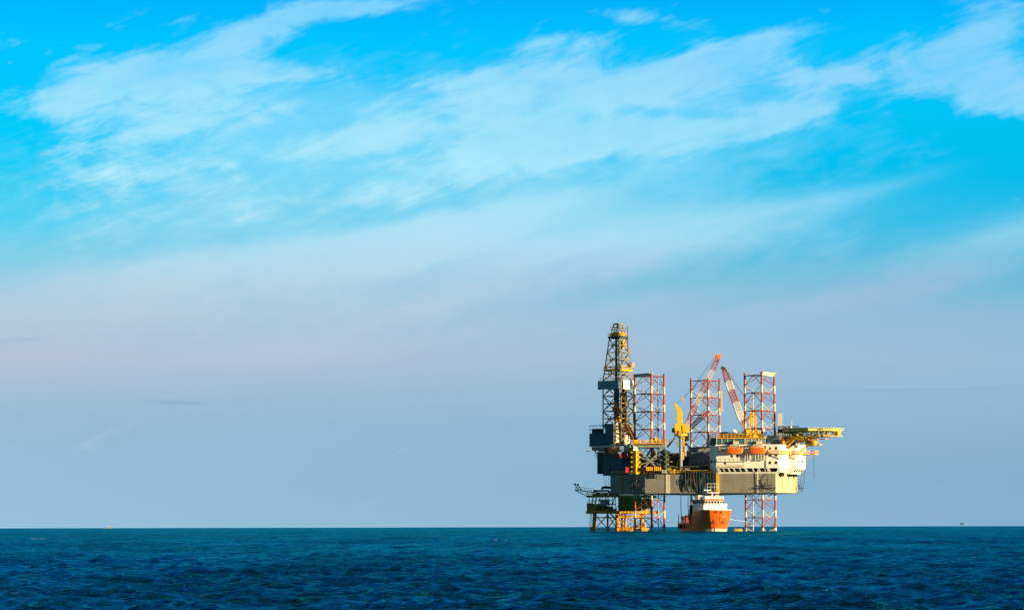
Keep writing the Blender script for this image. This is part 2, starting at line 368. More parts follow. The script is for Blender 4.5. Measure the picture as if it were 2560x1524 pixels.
    f3=n.nodes.new('ShaderNodeMapRange'); f3.interpolation_type='SMOOTHSTEP'; f3.inputs[1].default_value=.45; f3.inputs[2].default_value=.7; k(fm.outputs[0],f3.inputs[0])
    m3=n.nodes.new('ShaderNodeMixShader'); k(f3.outputs[0],m3.inputs[0]); k(mx.outputs[0],m3.inputs[1]); k(fd.outputs[0],m3.inputs[2])
    k(m3.outputs[0],out.inputs['Surface'])
    at=me.attributes.new('foam','FLOAT','POINT'); at.data.foreach_set('value',foam.astype(np.float32))
    me.materials.append(m)
    o=bpy.data.objects.new('sea',me); COL.objects.link(o)
    props(o,'choppy dark teal sea running out to the horizon','sea',kind='structure')
    return o
SLOPE=.25
sea()
# ================================================================== jack-up rig
v3=lambda *a: Vector(a)
def up(z): return Vector((0,0,z))
# crops of the survey picture -> px
def c2(x,y): return (1420+x/4.947, 1040+y/4.947)
def c4(x,y): return (1680+x/4.947, 1060+y/4.947)
def c5(x,y): return (1840+x/5.937, 1000+y/5.937)
rig=thing('drilling_rig','big three legged jack-up drilling rig with a tan hull and white living quarters','drilling rig',L(15,0,0))
ZB,ZD=14.6,22.3                        # hull bottom / deck
P0=(-12,-30.5); P1=(4.4,-30.5); P2=(50.3,-8.25); P3=(50.3,8.25); P4=(4.4,30.5); P5=(-12,30.5)
hullp=[L(*p) for p in (P0,P1,P2,P3,P4,P5)]
# ---- hull
mb=MB(); mb.prism(hullp,ZB,ZD)
hull=part(mb,'hull',[M['hull'],M['bowlit']],rig)
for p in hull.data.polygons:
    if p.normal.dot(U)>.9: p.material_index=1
TA,TB=L(*P1),L(*P2); TE=(TB-TA).normalized(); TN=Vector((TE.y,-TE.x,0))
def T(px,z,out=0.):                    # point on the long taper face of the hull
    t=(px-1613)/(1940-1613); t=t*(1+.045*(1-t)*0); p=TA.lerp(TB,t); return Vector((p.x,p.y,z))+TN*out
FT=math.atan2(TE.y,TE.x)
SN=-V                                  # starboard side normal
def SB(a,z,out=0.): return L(a,-30.5,z)+SN*out
BN=U
def BW(b,z,out=0.): return L(50.3,b,z)+BN*out
mb=MB()
for px,w in ((1669.,1.1),(1672.6,.8)): mb.cut(); mb.obox(T(px,(ZB+ZD)/2,.1),TE*w/2,TN*.12,up((ZD-ZB)/2-.15))
part(mb,'fender_strip',M['cream'],hull); mb=MB()
for a in (-6.4,-1.5): mb.cut(); mb.obox(SB(a,(ZB+ZD)/2,.08),U*.35,SN*.12,up((ZD-ZB)/2-.2))
part(mb,'fender_strip',M['olive'],hull)
mb=MB(); mb.obox(T(1795.5,ZB+3.9,.5),TE*.55,TN*.3,up(3.85)); part(mb,'caisson',M['yel'],hull)
mb=MB()
for q in ((TA,TB,TN),(hullp[0],hullp[1],SN),(hullp[2],hullp[3],BN)):
    p,r,nrm=q; mb.cut(); mb.beam(p+up(ZB+.14)+nrm*.13,r+up(ZB+.14)+nrm*.13,.26,.28); 
part(mb,'bilge_strip',M['dgrey'],hull)
mb=MB(); mb.beam(TA+up(ZD+.0)+TN*.12,T(1790,ZD,.12),.22,.3); mb.cut(); mb.beam(hullp[0]+up(ZD)+SN*.12,TA+up(ZD)+SN*.12,.22,.3); part(mb,'deck_edge',M['dgrey'],hull)
mb=MB(); mb.rail([T(1618,ZD+.16,-.4),T(1788,ZD+.16,-.4)],1.2,.14,2.4); mb.cut(); mb.rail([SB(-11.5,ZD+.16,-.4),SB(3.8,ZD+.16,-.4)],1.2,.14,2.4)
part(mb,'deck_railing',M['yel'],rig)
# ---- legs
ZT=60.9; BAY=6.95
def make_leg(c, ang, lean=0.):
    pts=[Vector((-5.75,1.6,0)),Vector((.35,-8.4,0)),Vector((5.85,1.75,0))]
    ch=[c+Matrix.Rotation(ang,3,'Z')@p for p in pts]; bot=-9
    Lz=lambda i,z:(Vector((ch[i].x+lean*(ZD-z),ch[i].y,z)))
    br=MB(); chs=[MB() for _ in range(3)]
    n=10
    for k in range(n):
        z1=ZT-BAY*k; zm=z1-BAY*.58; z0=z1-BAY
        if z0<bot-2: break
        for i in range(3):
            chs[i].tube(Lz(i,zm),Lz(i,z1+(1.1 if k==0 else 0)),.43,10,0); chs[i].tube(Lz(i,z0),Lz(i,zm),.43,10,1)
            j=(i+1)%3; A,Bp=Lz(i,z1),Lz(j,z1); mid=(A+Bp)/2
            br.tube(A,Bp,.16,6,0)
            A2,B2=Lz(i,zm),Lz(j,zm); mid0=(Lz(i,z0)+Lz(j,z0))/2
            br.tube(mid,A2,.145,6,0); br.tube(mid,B2,.145,6,0); br.tube(A2,mid0,.145,6,1); br.tube(B2,mid0,.145,6,1)
    return br,chs,Lz
LEGS=[('A',(0,-20.55),0.0,0),('B',(0,20.55),.02,0),('C',(38.4,0),-.035,.006)]
legm=[M['pink'],M['legw']]; LEGO={}; LZ={}
for nm,ab,ang,lean in LEGS:
    br,chs,Lz=make_leg(L(*ab),ang,lean); LZ[nm]=Lz
    o=part(br,'leg',legm,rig); LEGO[nm]=o
    for c in chs: part(c,'chord',legm,o,True)
mb=MB(); p=L(0,-20.55); mb.tube(p+v3(3.2,-2.5,-9),p+v3(3.2,-2.5,ZT-1),.2,6); part(mb,'sea_water_pipe',M['grey'],LEGO['A'])
mb=MB(); p=L(0,20.55); mb.tube(p+v3(-.6,-3,-9),p+v3(-.6,-3,ZT-1),.2,6); part(mb,'sea_water_pipe',M['grey'],LEGO['B'])
mb=MB(); p=L(38.4,0); mb.tube(p+v3(-3.1,-2.4,-9),p+v3(-3.1,-2.4,ZT-8),.22,6); part(mb,'sea_water_pipe',M['legw'],LEGO['C'])
for nm,i,j in (('A',0,1),('C',1,2)):
    mb=MB(); a,b=LZ[nm](i,ZT+.9),LZ[nm](j,ZT+.9); mb.beam(a,b,1.6,.25); mb.beam(a+up(-.7),b+up(-.7),.3,1.0); part(mb,'top_platform',M['cream'],LEGO[nm])
mb=MB(); mb.beam(LZ['B'](2,48)+v3(.9,-.3,0),LZ['B'](2,57)+v3(.9,-.3,0),.5); part(mb,'ladder',M['yel'],LEGO['B'])
# ---- jacking frames
def jack_unit(c, z0, z1, mat, parent, w=2.6, tiers=5):
    mb=MB(); mb.box(c+up((z0+z1)/2),(w*.62,w*.62,z1-z0),TH)
    for k in range(tiers):
        z=z0+(z1-z0)*(k+.55)/tiers
        for d in (Vector((1,0,0)),Vector((-1,0,0)),Vector((0,1,0)) if mat is M['yel'] else Vector((0,-1,0))):
            d=Matrix.Rotation(FT,3,'Z')@d
            mb.tube(c+up(z)+d*w*.3,c+up(z)+d*w*.62,.52,8); mb.tube(c+up(z)+d*w*.6,c+up(z)+d*w*.8,.3,8)
        mb.box(c+up(z-.62),(w*.9,w*.9,.18),TH)
    return part(mb,'gear_unit',mat,parent)
def jack_frame(nm, z1, mats, name='jacking_frame', beam='white', yb=True, q=None, caps=(0,1,2)):
    Lz=LZ[nm]; pts=[Lz(i,0) for i in range(3)]; c=(pts[0]+pts[1]+pts[2])/3
    q=q or [c+(p-c)*1.16 for p in pts]
    mb=MB()
    for i in range(3):
        a,b=q[i],q[(i+1)%3]
        mb.beam(a+up(z1-.6),b+up(z1-.6),1.0,1.2)
        mb.beam(a+up(z1-.6),(a*.15+b*.85)+up(ZD+1.),.5); mb.beam(b+up(z1-.6),(a*.85+b*.15)+up(ZD+1.),.5)
        mb.beam((a*.85+b*.15)+up(z1-5),(a*.15+b*.85)+up(z1-8),.35); mb.beam((a*.15+b*.85)+up(z1-5),(a*.85+b*.15)+up(z1-8),.35)
    jf=part(mb,name,M[beam],rig)
    for i,m in enumerate(mats):
        if m: jack_unit(q[i],ZD,z1-2.2,M[m],jf)
    mb=MB()
    for i in caps: mb.cut(); mb.loft([[q[i]+v3(*d,z1-2.4) for d in ((-1,-1),(1,-1),(1,1),(-1,1))],[q[i]+v3(*d,z1-.2) for d in ((-.3,-.3),(.3,-.3),(.3,.3),(-.3,.3))]])
    part(mb,'cone_cap',M['plain'],jf)
    if yb:
        mb=MB(); q2=[c+(p-c)*1.28 for p in (pts if len(caps)==3 else q)]
        mb.loft([[x+up(z1+.15) for x in q2],[x+up(z1+.4) for x in q2]]); mb.rail([x+up(z1+.4) for x in q2],1.3,.17,1.6,closed=True)
        part(mb,'walkway',M['yel'],jf)
    return jf
fl_=lambda p:Vector((p.x,p.y,0))
jack_frame('A',33.9,('yel',None,'green'),q=[fl_(W(1589,1150,-26.5)),fl_(W(1630,1150,-10)),fl_(W(1663,1150,-28))],caps=(0,),beam='steel')
jack_frame('B',31.6,('navy','dgrey','dgrey'),beam='steel',yb=False)
jack_frame('C',33.0,('dgrey','dgrey','dgrey'),beam='dgrey',yb=False)
# ---- cantilever and drill floor support
mb=MB()
for b in (-7.,7.):
    mb.cut(); mb.obox(L(-10.5,b,27.),U*23,V*.45,up(2.3))
    for a in range(-32,12,5): mb.obox(L(a,b-.5,27.),U*.15,V*.2,up(2.2))
mb.cut(); mb.obox(L(-10.5,0,29.5),U*23,V*7.4,up(.25))
cant=part(mb,'cantilever',M['teal'],rig)
mb=MB(); mb.rail([L(-33,-7.6,29.8),L(10,-7.6,29.8)],1.2,.13,2.2); part(mb,'railing',M['yel'],cant)
# hanging module below the drill floor
mb=MB(); mb.obox(L(-30.2,-6.2,27.3),U*3.7,V*1.6,up(4.1)); mb.obox(L(-29.8,2,27.6),U*3.3,V*6.3,up(3.7))
mb.obox(L(-30.2,-6.2,31.7),U*3.9,V*1.8,up(.3)); mod=part(mb,'lower_module',M['navy'],rig)
mb=MB(); mb.rail([L(-34,-8.1,32),L(-26.4,-8.1,32)],1.1,.14,1.6); mb.beam(L(-34.3,-7.5,30),L(-35.2,-7.5,32.6),.2); mb.obox(L(-35.,-7.4,32.4),U*1.5,V*.8,up(.12)); part(mb,'railing',M['grey'],mod)
# deck house
mb=MB(); mb.obox(L(-21,-13.2,26.3),U*4.6,V*2.4,up(4.0)); mb.obox(L(-21,-13.2,30.4),U*4.8,V*2.6,up(.15)); dh=part(mb,'deck_house',M['teal'],rig)
mb=MB(); mb.obox(L(-22.4,-15.63,25.5),U*.5,V*.06,up(1.05)); part(mb,'door',M['dgrey'],dh)
mb=MB(); mb.rail([L(-25.5,-15.7,30.55),L(-16.4,-15.7,30.55),L(-16.4,-10.8,30.55)],1.1,.12,2); part(mb,'railing',M['yel'],dh)
mb=MB(); mb.tube(W(1467,1127.5,8),W(1500,1127.5,12),.22,6); mb.beam(W(1467,1127.5,8),W(1467,1125.5,8),.2); part(mb,'vent_pipe',M['grey'],mod)
# ---- deck machinery in the middle of the hull
def module(name, px0, px1, py0, py1, Y, mat, depth=5., ang=None, extra=None):
    c=W((px0+px1)/2,(py0+py1)/2,Y); s=S(Y); w=(px1-px0)/s; h=(py1-py0)/s
    ang=FT if ang is None else ang; mb=MB(); mb.box(c+v3(0,depth/2,0),(w,depth,h),ang)
    for k in range(int(w/1.6)+1):
        e=Matrix.Rotation(ang,3,'Z')@Vector((-w/2+k*1.6+.1,-depth/2-.06,0)); mb.box(c+v3(0,depth/2,0)+e,(.14,.12,h*.96),ang)
    mb.box(c+v3(0,depth/2,h/2+.08),(w+.3,depth+.3,.16),ang)
    return part(mb,name,M[mat],rig)
module('mud_house',1663,1700,1134,1183,-14,'green',7)
module('mud_house',1700,1726,1146,1183,-10,'navy',6)
m1=module('engine_house',1722,1782,1141,1184,-14,'navy',7)
module('pump_house',1724,1778,1140,1163,-18,'grey',4)
module('pump_house',1586,1650,1150,1183,-12,'navy',6)
module('pit_room',1640,1668,1160,1183,-20,'dgrey',4)
module('exhaust_house',1560,1590,1130,1183,-10,'teal',6)
module('cable_tray',1640,1706,1140,1144,-22,'olive',2); module('cable_tray',1646,1704,1152,1155.5,-23,'olive',2)
mb=MB()
for (px,py,qx,qy) in ((1640,1147,1668,1147),(1644,1157,1668,1157),(1640,1165,1690,1165),(1700,1168,1722,1168),(1676,1150,1697,1150),(1725,1176,1780,1176),(1712,1144,1740,1144)):
    mb.cut(); mb.tube(W(px,py,-24.5),W(qx,qy,-25.5),.28,6)
for px in (1650,1659,1678,1688,1694,1715,1727,1733,1741,1752,1764,1771): mb.cut(); mb.tube(W(px,1182,-25),W(px,1150+8*R.random(),-25),.16,5)
part(mb,'deck_pipework',M['green'],rig)
for m_ in ('olive','yel','brown','green','steel','olive','green','dgrey'):
    mb=MB()
    for k in range(9):
        px=R.uniform(1598,1782); h=R.uniform(.5,2.6); c=T(px,ZD+h/2,-R.uniform(1.,5.)); mb.cut()
        if k%3==0: mb.tube(c-up(h/2),c+up(h/2),R.uniform(.25,.6),8)
        elif k%3==1: mb.box(c,(R.uniform(.5,2),R.uniform(.5,1.2),h),FT)
        else: e=TE*R.uniform(1,3); mb.tube(c-e+up(h),c+e+up(h),R.uniform(.12,.3),6); mb.beam(c-e+up(h),c-e-up(h/2),.15); mb.beam(c+e+up(h),c+e-up(h/2),.15)
    part(mb,'deck_fitting',M[m_],rig)
# beam and truss beside the far leg
mb=MB(); mb.beam(W(1722,1124,2),W(1780,1122,0),2.0,2.2); mb.beam(W(1722,1126,2),W(1722,1142,2),1.6)
for k in range(6):
    x0=1733+k*4.4; mb.beam(W(x0,1129,1),W(x0+4.4,1141,1),.22); mb.beam(W(x0+4.4,1129,1),W(x0,1141,1),.22)
part(mb,'truss_girder',M['steel'],rig)
mb=MB(); mb.beam(W(1758,1124,-2),W(1772,1110,-2),.8,.6); mb.ball(W(1774,1106,-2),(1.6,1.2,1.1)); mb.cut(); mb.beam(W(1758,1106,2),W(1758,1116,2),.2); mb.beam(W(1758,1106,2),W(1768,1106,2),.2); part(mb,'vent_duct',M['cream'],rig)
# boom rests by the first crane
mb=MB()
for k in (0,3):
    mb.cut(); mb.beam(W(1667+k,1117,-20),W(1688+k,1092,-22),.28)
mb.cut(); mb.beam(W(1714,1105,-22),W(1728,1121,-22),.4); mb.cut(); mb.beam(W(1712,1104,-22),W(1726,1122,-22),.25)
part(mb,'boom_rest',M['steel'],rig)
# ================================================================== living quarters
FA_=Vector((79.3,D-33.8,0)); FB_=Vector((103.15,D-38.1,0)); FE=(FB_-FA_).normalized(); FN=Vector((FE.y,-FE.x,0))
fang=math.atan2(FE.y,FE.x)
def AF(px,z,out=0.):
    t=(px-1791)/(1947-1791); p=FA_.lerp(FB_,t); return Vector((p.x,p.y,z))+FN*out
def zf(py): return Z(py,-35.5,1860)
Q0=Vector((77.0,D-32.1,0)); Q2=FB_+V*8; Q3=Q2+FE*2.2; Q4=Q3+V*8.4
foot=[Q0,FA_,FB_,Q2,Q3,Q4,Vector((108,D-10,0)),Vector((84,D-8,0)),Vector((79,D-20,0))]
ZR,ZW,ZL=33.2,24.4,22.45
mb=MB(); mb.prism(foot,ZW,ZR); acc=part(mb,'living_quarters',M['white'],rig)
cen=sum((p for p in foot),Vector())/len(foot)
# roof edge, balcony line and pipe
mb=MB(); mb.beam(AF(1789,ZR+.1,.25),AF(1948,ZR+.1,.25),.6,.4); mb.beam(FB_+up(ZR+.1)+U*.25,Q2+up(ZR+.1)+U*.25,.6,.4); mb.beam(Q3+up(ZR+.1)+U*.25,Q4+up(ZR+.1)+U*.25,.6,.4); part(mb,'roof_edge',M['plain'],acc)
mb=MB(); mb.obox(AF(1830,zf(1153),.6),FE*5.6,FN*.6,up(.08)); mb.rail([AF(1798,zf(1153)+.1,1.1),AF(1862,zf(1153)+.1,1.1)],1.1,.08,1.6); part(mb,'balcony',M['white'],acc)
mb=MB(); mb.tube(AF(1791.5,zf(1165),.55),AF(1862,zf(1163.5),.55),.5,10); mb.tube(AF(1862,zf(1163.5),.55),AF(1862,zf(1163.5),0),.5,10); part(mb,'vent_pipe',M['cream'],acc)
mb=MB(); mb.beam(AF(1915,ZW,.12),AF(1915,ZR,.12),.2,.2); mb.cut(); mb.beam(AF(1861,ZW+2,.1),AF(1861,ZR,.1),.14,.14); part(mb,'drain_pipe',M['dgrey'],acc)
# small windows
def win(c,e,n,w,h,mat='glass',name='window',parent=acc):
    mb=MB(); mb.obox(c+n*.03,e*w/2,n*.05,up(h/2)); return part(mb,name,M[mat],parent)
for x,y in ((1215,385),(1290,385),(1215,477),(1290,477),(1290,297),(745,392),(815,392),(660,478),(1215,300)):
    px,py=c4(x,y); win(AF(px,zf(py)),FE,FN,.85,1.05)
for t,z in ((.35,27.0),(.7,27.0)): win(Q3.lerp(Q4,t)+up(z),V,U,.8,1.0)
for t in (.25,.75): win(Q0.lerp(FA_,t)+up(27),-U,-V,.7,1.)
# inclined lower storey: recessed dark wall, slanted mullions, sill
ins=[Q0+v3(1.9,1.0,0),FA_+FE*1.5-FN*1.9,FB_-FN*1.8-U*1.6,Q2-U*1.7+v3(0,0,0),Q3-U*1.8+FE*.2,Q4-U*1.9-V*.8]+[cen+(p-cen)*.85 for p in foot[6:]]
rec=[p+(cen-p).normalized()*.7 for p in ins]
mb=MB(); mb.prism(rec,ZL,ZW-.01); part(mb,'recessed_wall',M['glass'],acc)
mb=MB(); mb.prism(ins,ZL-.25,ZL); part(mb,'floor_slab',M['white'],acc)
def slant(mb,p0,p1,q0,q1,n,th=.3):         # sloped panel from top edge p0-p1 to bottom edge q0-q1
    mb.loft([[p0,p1,p1-n*th,p0-n*th],[q0,q1,q1-n*th,q0-n*th]])
mb=MB()
for x0,x1 in ((552,588),(626,640),(690,708),(756,774),(832,846),(897,926),(990,1008),(1060,1084),(1142,1152),(1172,1208),(1302,1320)):
    a,b=1680+x0/4.947,1680+x1/4.947; sh=3.0*(1-(a-1791)/170)
    mb.cut(); slant(mb,AF(a,ZW),AF(b,ZW),AF(a+2.5+sh,ZL,-1.75),AF(b+2.5+sh,ZL,-1.75),FN)
mb.cut(); slant(mb,AF(1790.5,ZL+.5,-1.35),AF(1947,ZL+.5,-1.35),AF(1794,ZL-.2,-1.8),AF(1946,ZL-.2,-1.8),FN)
mb.cut(); slant(mb,FA_+up(ZW),Q0+up(ZW),ins[1]+up(ZL),ins[0]+up(ZL),-V)
mb.cut(); slant(mb,FB_+up(ZW),Q2+up(ZW),ins[2]+up(ZL),ins[3]+up(ZL),U)
mb.cut(); slant(mb,Q2+up(ZW),Q3+up(ZW),ins[3]+up(ZL),ins[4]+up(ZL),FN)
mb.cut(); slant(mb,Q3+up(ZW),Q4+up(ZW),ins[4]+up(ZL),ins[5]+up(ZL),U)
part(mb,'slanted_wall',M['white'],acc)
def swin(A0,A1,B0,B1,n,t0,t1):
    mb=MB(); a0,a1=A0.lerp(A1,t0)+up(ZW),A0.lerp(A1,t1)+up(ZW); b0,b1=B0.lerp(B1,t0)+up(ZL),B0.lerp(B1,t1)+up(ZL)
    f=lambda a,b,k:a.lerp(b,k)+n*.06
    slant(mb,f(a0,b0,.28),f(a1,b1,.28),f(a0,b0,.72),f(a1,b1,.72),n,.15); part(mb,'window',M['glass'],acc)
for t0,t1 in ((.10,.26),(.36,.52),(.66,.8)): swin(FB_,Q2,ins[2],ins[3],U,t0,t1)
for t0,t1 in ((.06,.2),(.3,.42),(.55,.66),(.78,.92)): swin(Q3,Q4,ins[4],ins[5],U,t0,t1)
# top storey with a glazed band
ZT2=36.3
tf=[Q0+v3(.3,.2,0),FA_-FN*.35+FE*.2,AF(1914,0,-.35),AF(1914,0,-.35)-FN*9,Q0+v3(1.5,9,0)]
mb=MB(); mb.prism(tf,ZR,ZT2-.35); top=part(mb,'top_storey',M['teal'],rig)
mb=MB(); tf2=[Q0+v3(-.1,-.1,0),FA_+FN*.2,AF(1916,0,.2),AF(1916,0,.2)-FN*10,Q0+v3(1,10,0)]; mb.prism(tf2,ZT2-.35,ZT2); part(mb,'roof_slab',M['yel'],top)
for a,b,m in ((1793,1804,'teal'),(1806,1819,'tealglass'),(1821,1835,'teal'),(1836,1862,'tealglass'),(1864,1878,'grey'),(1880,1896,'grey'),(1898,1912,'grey')):
    mb=MB(); mb.obox((AF(a,ZR+1.55,-.30)+AF(b,ZR+1.55,-.30))/2,FE*((b-a)/6.45/2),FN*.06,up(1.05)); part(mb,'glazing_panel',M[m],top)
mb=MB()
for px in (1792.3,1805,1820,1835.6,1863,1879,1897,1913.4): mb.cut(); mb.obox(AF(px,ZR+1.5,-.2),FE*.11,FN*.12,up(1.35))
part(mb,'mullion',M['cream'],top)
mb=MB(); mb.rail([Q0+up(ZT2),FA_+up(ZT2)+FN*.1,AF(1915,ZT2,.1)],1.25,.15,1.5); part(mb,'railing',M['yel'],top)
# roof plant
mb=MB()
for k in range(26):
    px=R.uniform(1802,1862); w=R.uniform(.8,2.4); h=R.uniform(.5,2.4); mb.cut(); mb.box(AF(px,ZT2+h/2,-R.uniform(2,8)),(w,1.5,h),fang)
for k in range(7): mb.cut(); mb.tube(AF(1806+k*8,ZT2,-4),AF(1806+k*8,ZT2+2.6,-4),.22,6)
part(mb,'roof_plant',M['dgrey'],rig)
mb=MB()
for k in range(8):
    px=R.uniform(1914,1960); w=R.uniform(1,3); h=R.uniform(.8,2.6); mb.cut(); mb.box(AF(px,ZR+h/2,-R.uniform(3,7)),(w,2,h),fang)
mb.cut(); mb.box(AF(1931,ZR+1.9,-4),(4.6,3,3.8),fang); mb.cut(); mb.box(AF(1921,ZR+1.3,-6),(3.6,3,2.6),fang); part(mb,'roof_plant',M['grey'],rig)
# dark house behind the bow leg, control room under the helideck
module('equipment_house',1940,1968,1080,1113,-12,'grey',5)
module('helideck_house',1967,1999,1088,1114,-30,'grey',5,TH)
# yellow walkway around the bow end
mb=MB(); zb=30.0
ring=[AF(1921,zb,.1),AF(1921,zb,1.5),FB_+up(zb)+FN*1.5+U*1.5,Q2+up(zb)+U*1.6,Q3+up(zb)+FN*1.4+U*1.6,Q4+up(zb)+U*3.2+V*1.2,Q4+up(zb)+V*1.2]
inner=[AF(1921,zb,0),AF(1921,zb,0),FB_+up(zb),Q2+up(zb),Q3+up(zb),Q4+up(zb),Q4+up(zb)]
for i in range(len(ring)-1): mb.loft([[ring[i],ring[i+1],inner[i+1],inner[i]],[p-up(.22) for p in (ring[i],ring[i+1],inner[i+1],inner[i])]])
mb.rail(ring,1.2,.16,1.5)
for p,q in zip(ring[2:6],inner[2:6]): mb.beam(p-up(.2),q-up(2.2),.25)
mb.obox(Q4+up(zb-.1)+U*2.2+V*.2,U*2.4,V*1.8,up(.15)); mb.rail([Q4+up(zb)+U*4.5-V*1.4,Q4+up(zb)+U*4.5+V*1.8],1.3,.18,.9)
part(mb,'walkway',M['yel'],rig)
# lifeboat davits on the front wall
for bx in (1840,1897.5):
    mb=MB()
    for dxp in (-11,11):
        mb.beam(AF(bx+dxp,ZR+.4,-1.),AF(bx+dxp,ZR-.1,3.2),.35,.5); mb.beam(AF(bx+dxp,ZR-3.2,.1),AF(bx+dxp,ZR-.1,2.4),.25)
        mb.tube(AF(bx+dxp,ZR-.2,2.2),AF(bx+dxp,ZR-.9,2.2),.08,5)
    mb.beam(AF(bx-11,ZR+.1,3.1),AF(bx+11,ZR+.1,3.1),.3,.3); mb.box(AF(bx+1,ZR+1.0,.6),(2.0,1.2,1.2),fang); mb.tube(AF(bx-4,ZR+.8,.6),AF(bx-1,ZR+.8,.6),.5,8)
    part(mb,'boat_davit',M['cream'],rig)
mb=MB()
for a,b in ((1800,1808),(1858,1876),(1917,1924)):
    mb.cut(); mb.obox((AF(a,ZR-1.6,.9)+AF(b,ZR-1.6,.9))/2,FE*((b-a)/6.45/2),FN*.8,up(.1)); mb.rail([AF(a,ZR-1.5,1.6),AF(b,ZR-1.5,1.6)],1.1,.1,1.3); mb.beam(AF(a,ZR-3,.0),AF(a,ZR-1.6,1.6),.15); mb.beam(AF(b,ZR-3,.0),AF(b,ZR-1.6,1.6),.15)
part(mb,'boarding_platform',M['cream'],rig)
mb=MB()
for k,px in enumerate((1864,1870,1876,1890,1897,1904,1911)): mb.cut(); mb.obox(AF(px,ZW+4.2,.45),FE*.09,FN*.45,up(1.3+.3*(k%2)))
part(mb,'wall_rib',M['white'],acc)
# ---- helideck
hc=L(61.8,0,0); hz=39.6
oct_=[hc+Matrix.Rotation(TH+PI/8+PI/4*k,3,'Z')@Vector((11.2,0,0)) for k in range(8)]
mb=MB(); mb.prism(oct_,hz-.45,hz); hd=part(mb,'helideck',M['grey'],rig)
mb=MB()
for i in range(8):
    a,b=(hc+(oct_[i]-hc)*1.005),(hc+(oct_[(i+1)%8]-hc)*1.005); mb.beam(a+up(hz-.75),b+up(hz-.75),.3,.8)
part(mb,'edge_girder',M['hyel'],hd)
mb=MB(); o2=[hc+(p-hc)*1.13 for p in oct_]
for i in range(8):
    a,b=oct_[i],oct_[(i+1)%8]; c,d=o2[i],o2[(i+1)%8]; mb.beam(c+up(hz-.05),d+up(hz-.05),.12)
    for t in (0,.25,.5,.75): mb.beam(a.lerp(b,t)+up(hz-.3),c.lerp(d,t)+up(hz-.05),.12)
    mb.loft([[a+up(hz-.25),b+up(hz-.25),d+up(hz-.02),c+up(hz-.02)],[a+up(hz-.2),b+up(hz-.2),d+up(hz+.02),c+up(hz+.02)]])
part(mb,'safety_net',M['cream'],hd)
mb=MB()
for b in (-7.5,-2.5,2.5,7.5):
    a0,a1=(62-8.3,62+8.3) if abs(b)>5 else (62-10.3,62+10.3); n=6
    zl=hz-3.0
    mb.beam(L(a0,b,hz-.65),L(a1,b,hz-.65),.4); mb.beam(L(a0,b,zl),L(a1-1.,b,zl),.32)
    for k in range(n):
        p,q=a0+(a1-a0)*k/n,a0+(a1-a0)*(k+1)/n; m=(p+q)/2; mb.beam(L(p,b,zl),L(m,b,hz-.65),.22); mb.beam(L(m,b,hz-.65),L(min(q,a1-1),b,zl),.22)
for a in (55,59,63,67,71):
    mb.beam(L(a,-8,hz-.62),L(a,8,hz-.62),.3); mb.beam(L(a,-7.5,zl),L(a,7.5,zl),.25)
    for k in range(4): mb.beam(L(a,-7.5+k*3.75,zl),L(a,-5.6+k*3.75,hz-.6),.18)
part(mb,'truss',M['hyel'],hd)
mb=MB()
for b in (-6,-2,3,6):
    mb.cut(); mb.beam(L(59+(b>0)*2,b,hz-2.6),L(50.5,b*.8,ZR+.1),.55); mb.cut(); mb.beam(L(53,b,hz-2.6),L(49.5,b*.8,ZR+.1),.45)
mb.cut(); mb.beam(L(59,-6,hz-2.6),L(50,-2,31),.5); mb.cut(); mb.beam(L(61,6,hz-2.6),L(53,4,30),.5)
part(mb,'strut',M['yel'],hd)
mb=MB()
for k in range(5): mb.cut(); mb.box(W(1992+k*3.6,1090+k*.7,-33),(1.4,2,1.6+.5*(k%2)),TH)
mb.cut(); mb.box(W(1993,1089,-34),(4,2,1.8),TH); mb.cut(); mb.box(W(2020,1074.5,-42),(2.2,2,1.8),TH); mb.cut(); mb.box(W(2094,1080,-40),(1.8,2.5,2.2),TH)
part(mb,'support_bracket',M['yel'],hd)
mb=MB()   # stair and landing stepping down from the deck
mb.obox(W(2056,1091.5,-36),U*2.4,V*1.3,up(.2)); mb.rail([W(2046,1091,-37),W(2066,1091,-37)],1.2,.15,1.2); mb.beam(W(2048,1091,-36),W(2040,1109,-36),1.2,.35); mb.beam(W(2046,1087,-36),W(2038,1105,-36),.15)
mb.obox(W(2042,1111,-36),U*1.8,V*1.1,up(.2)); mb.beam(W(2063,1091,-36),W(2070,1083,-36),.3); mb.rail([W(2034,1110,-37),W(2048,1110,-37)],1.1,.15,1.); mb.obox(W(2058,1097,-36),U*1.5,V*.8,up(.15))
part(mb,'stair',M['yel'],hd)
mb=MB(); mb.rail([W(1946,1069,-20),W(1966,1071,-25),W(1998,1070.5,-30)],1.0,.16,1.2); mb.obox(W(1972,1073,-26),U*4,V*2,up(.15)); mb.cut(); mb.box(W(1976,1079,-25),(4,3,1.6),TH); mb.cut(); mb.box(W(1958,1077,-20),(3,3,1.4),TH); part(mb,'upper_landing',M['dgrey'],hd)
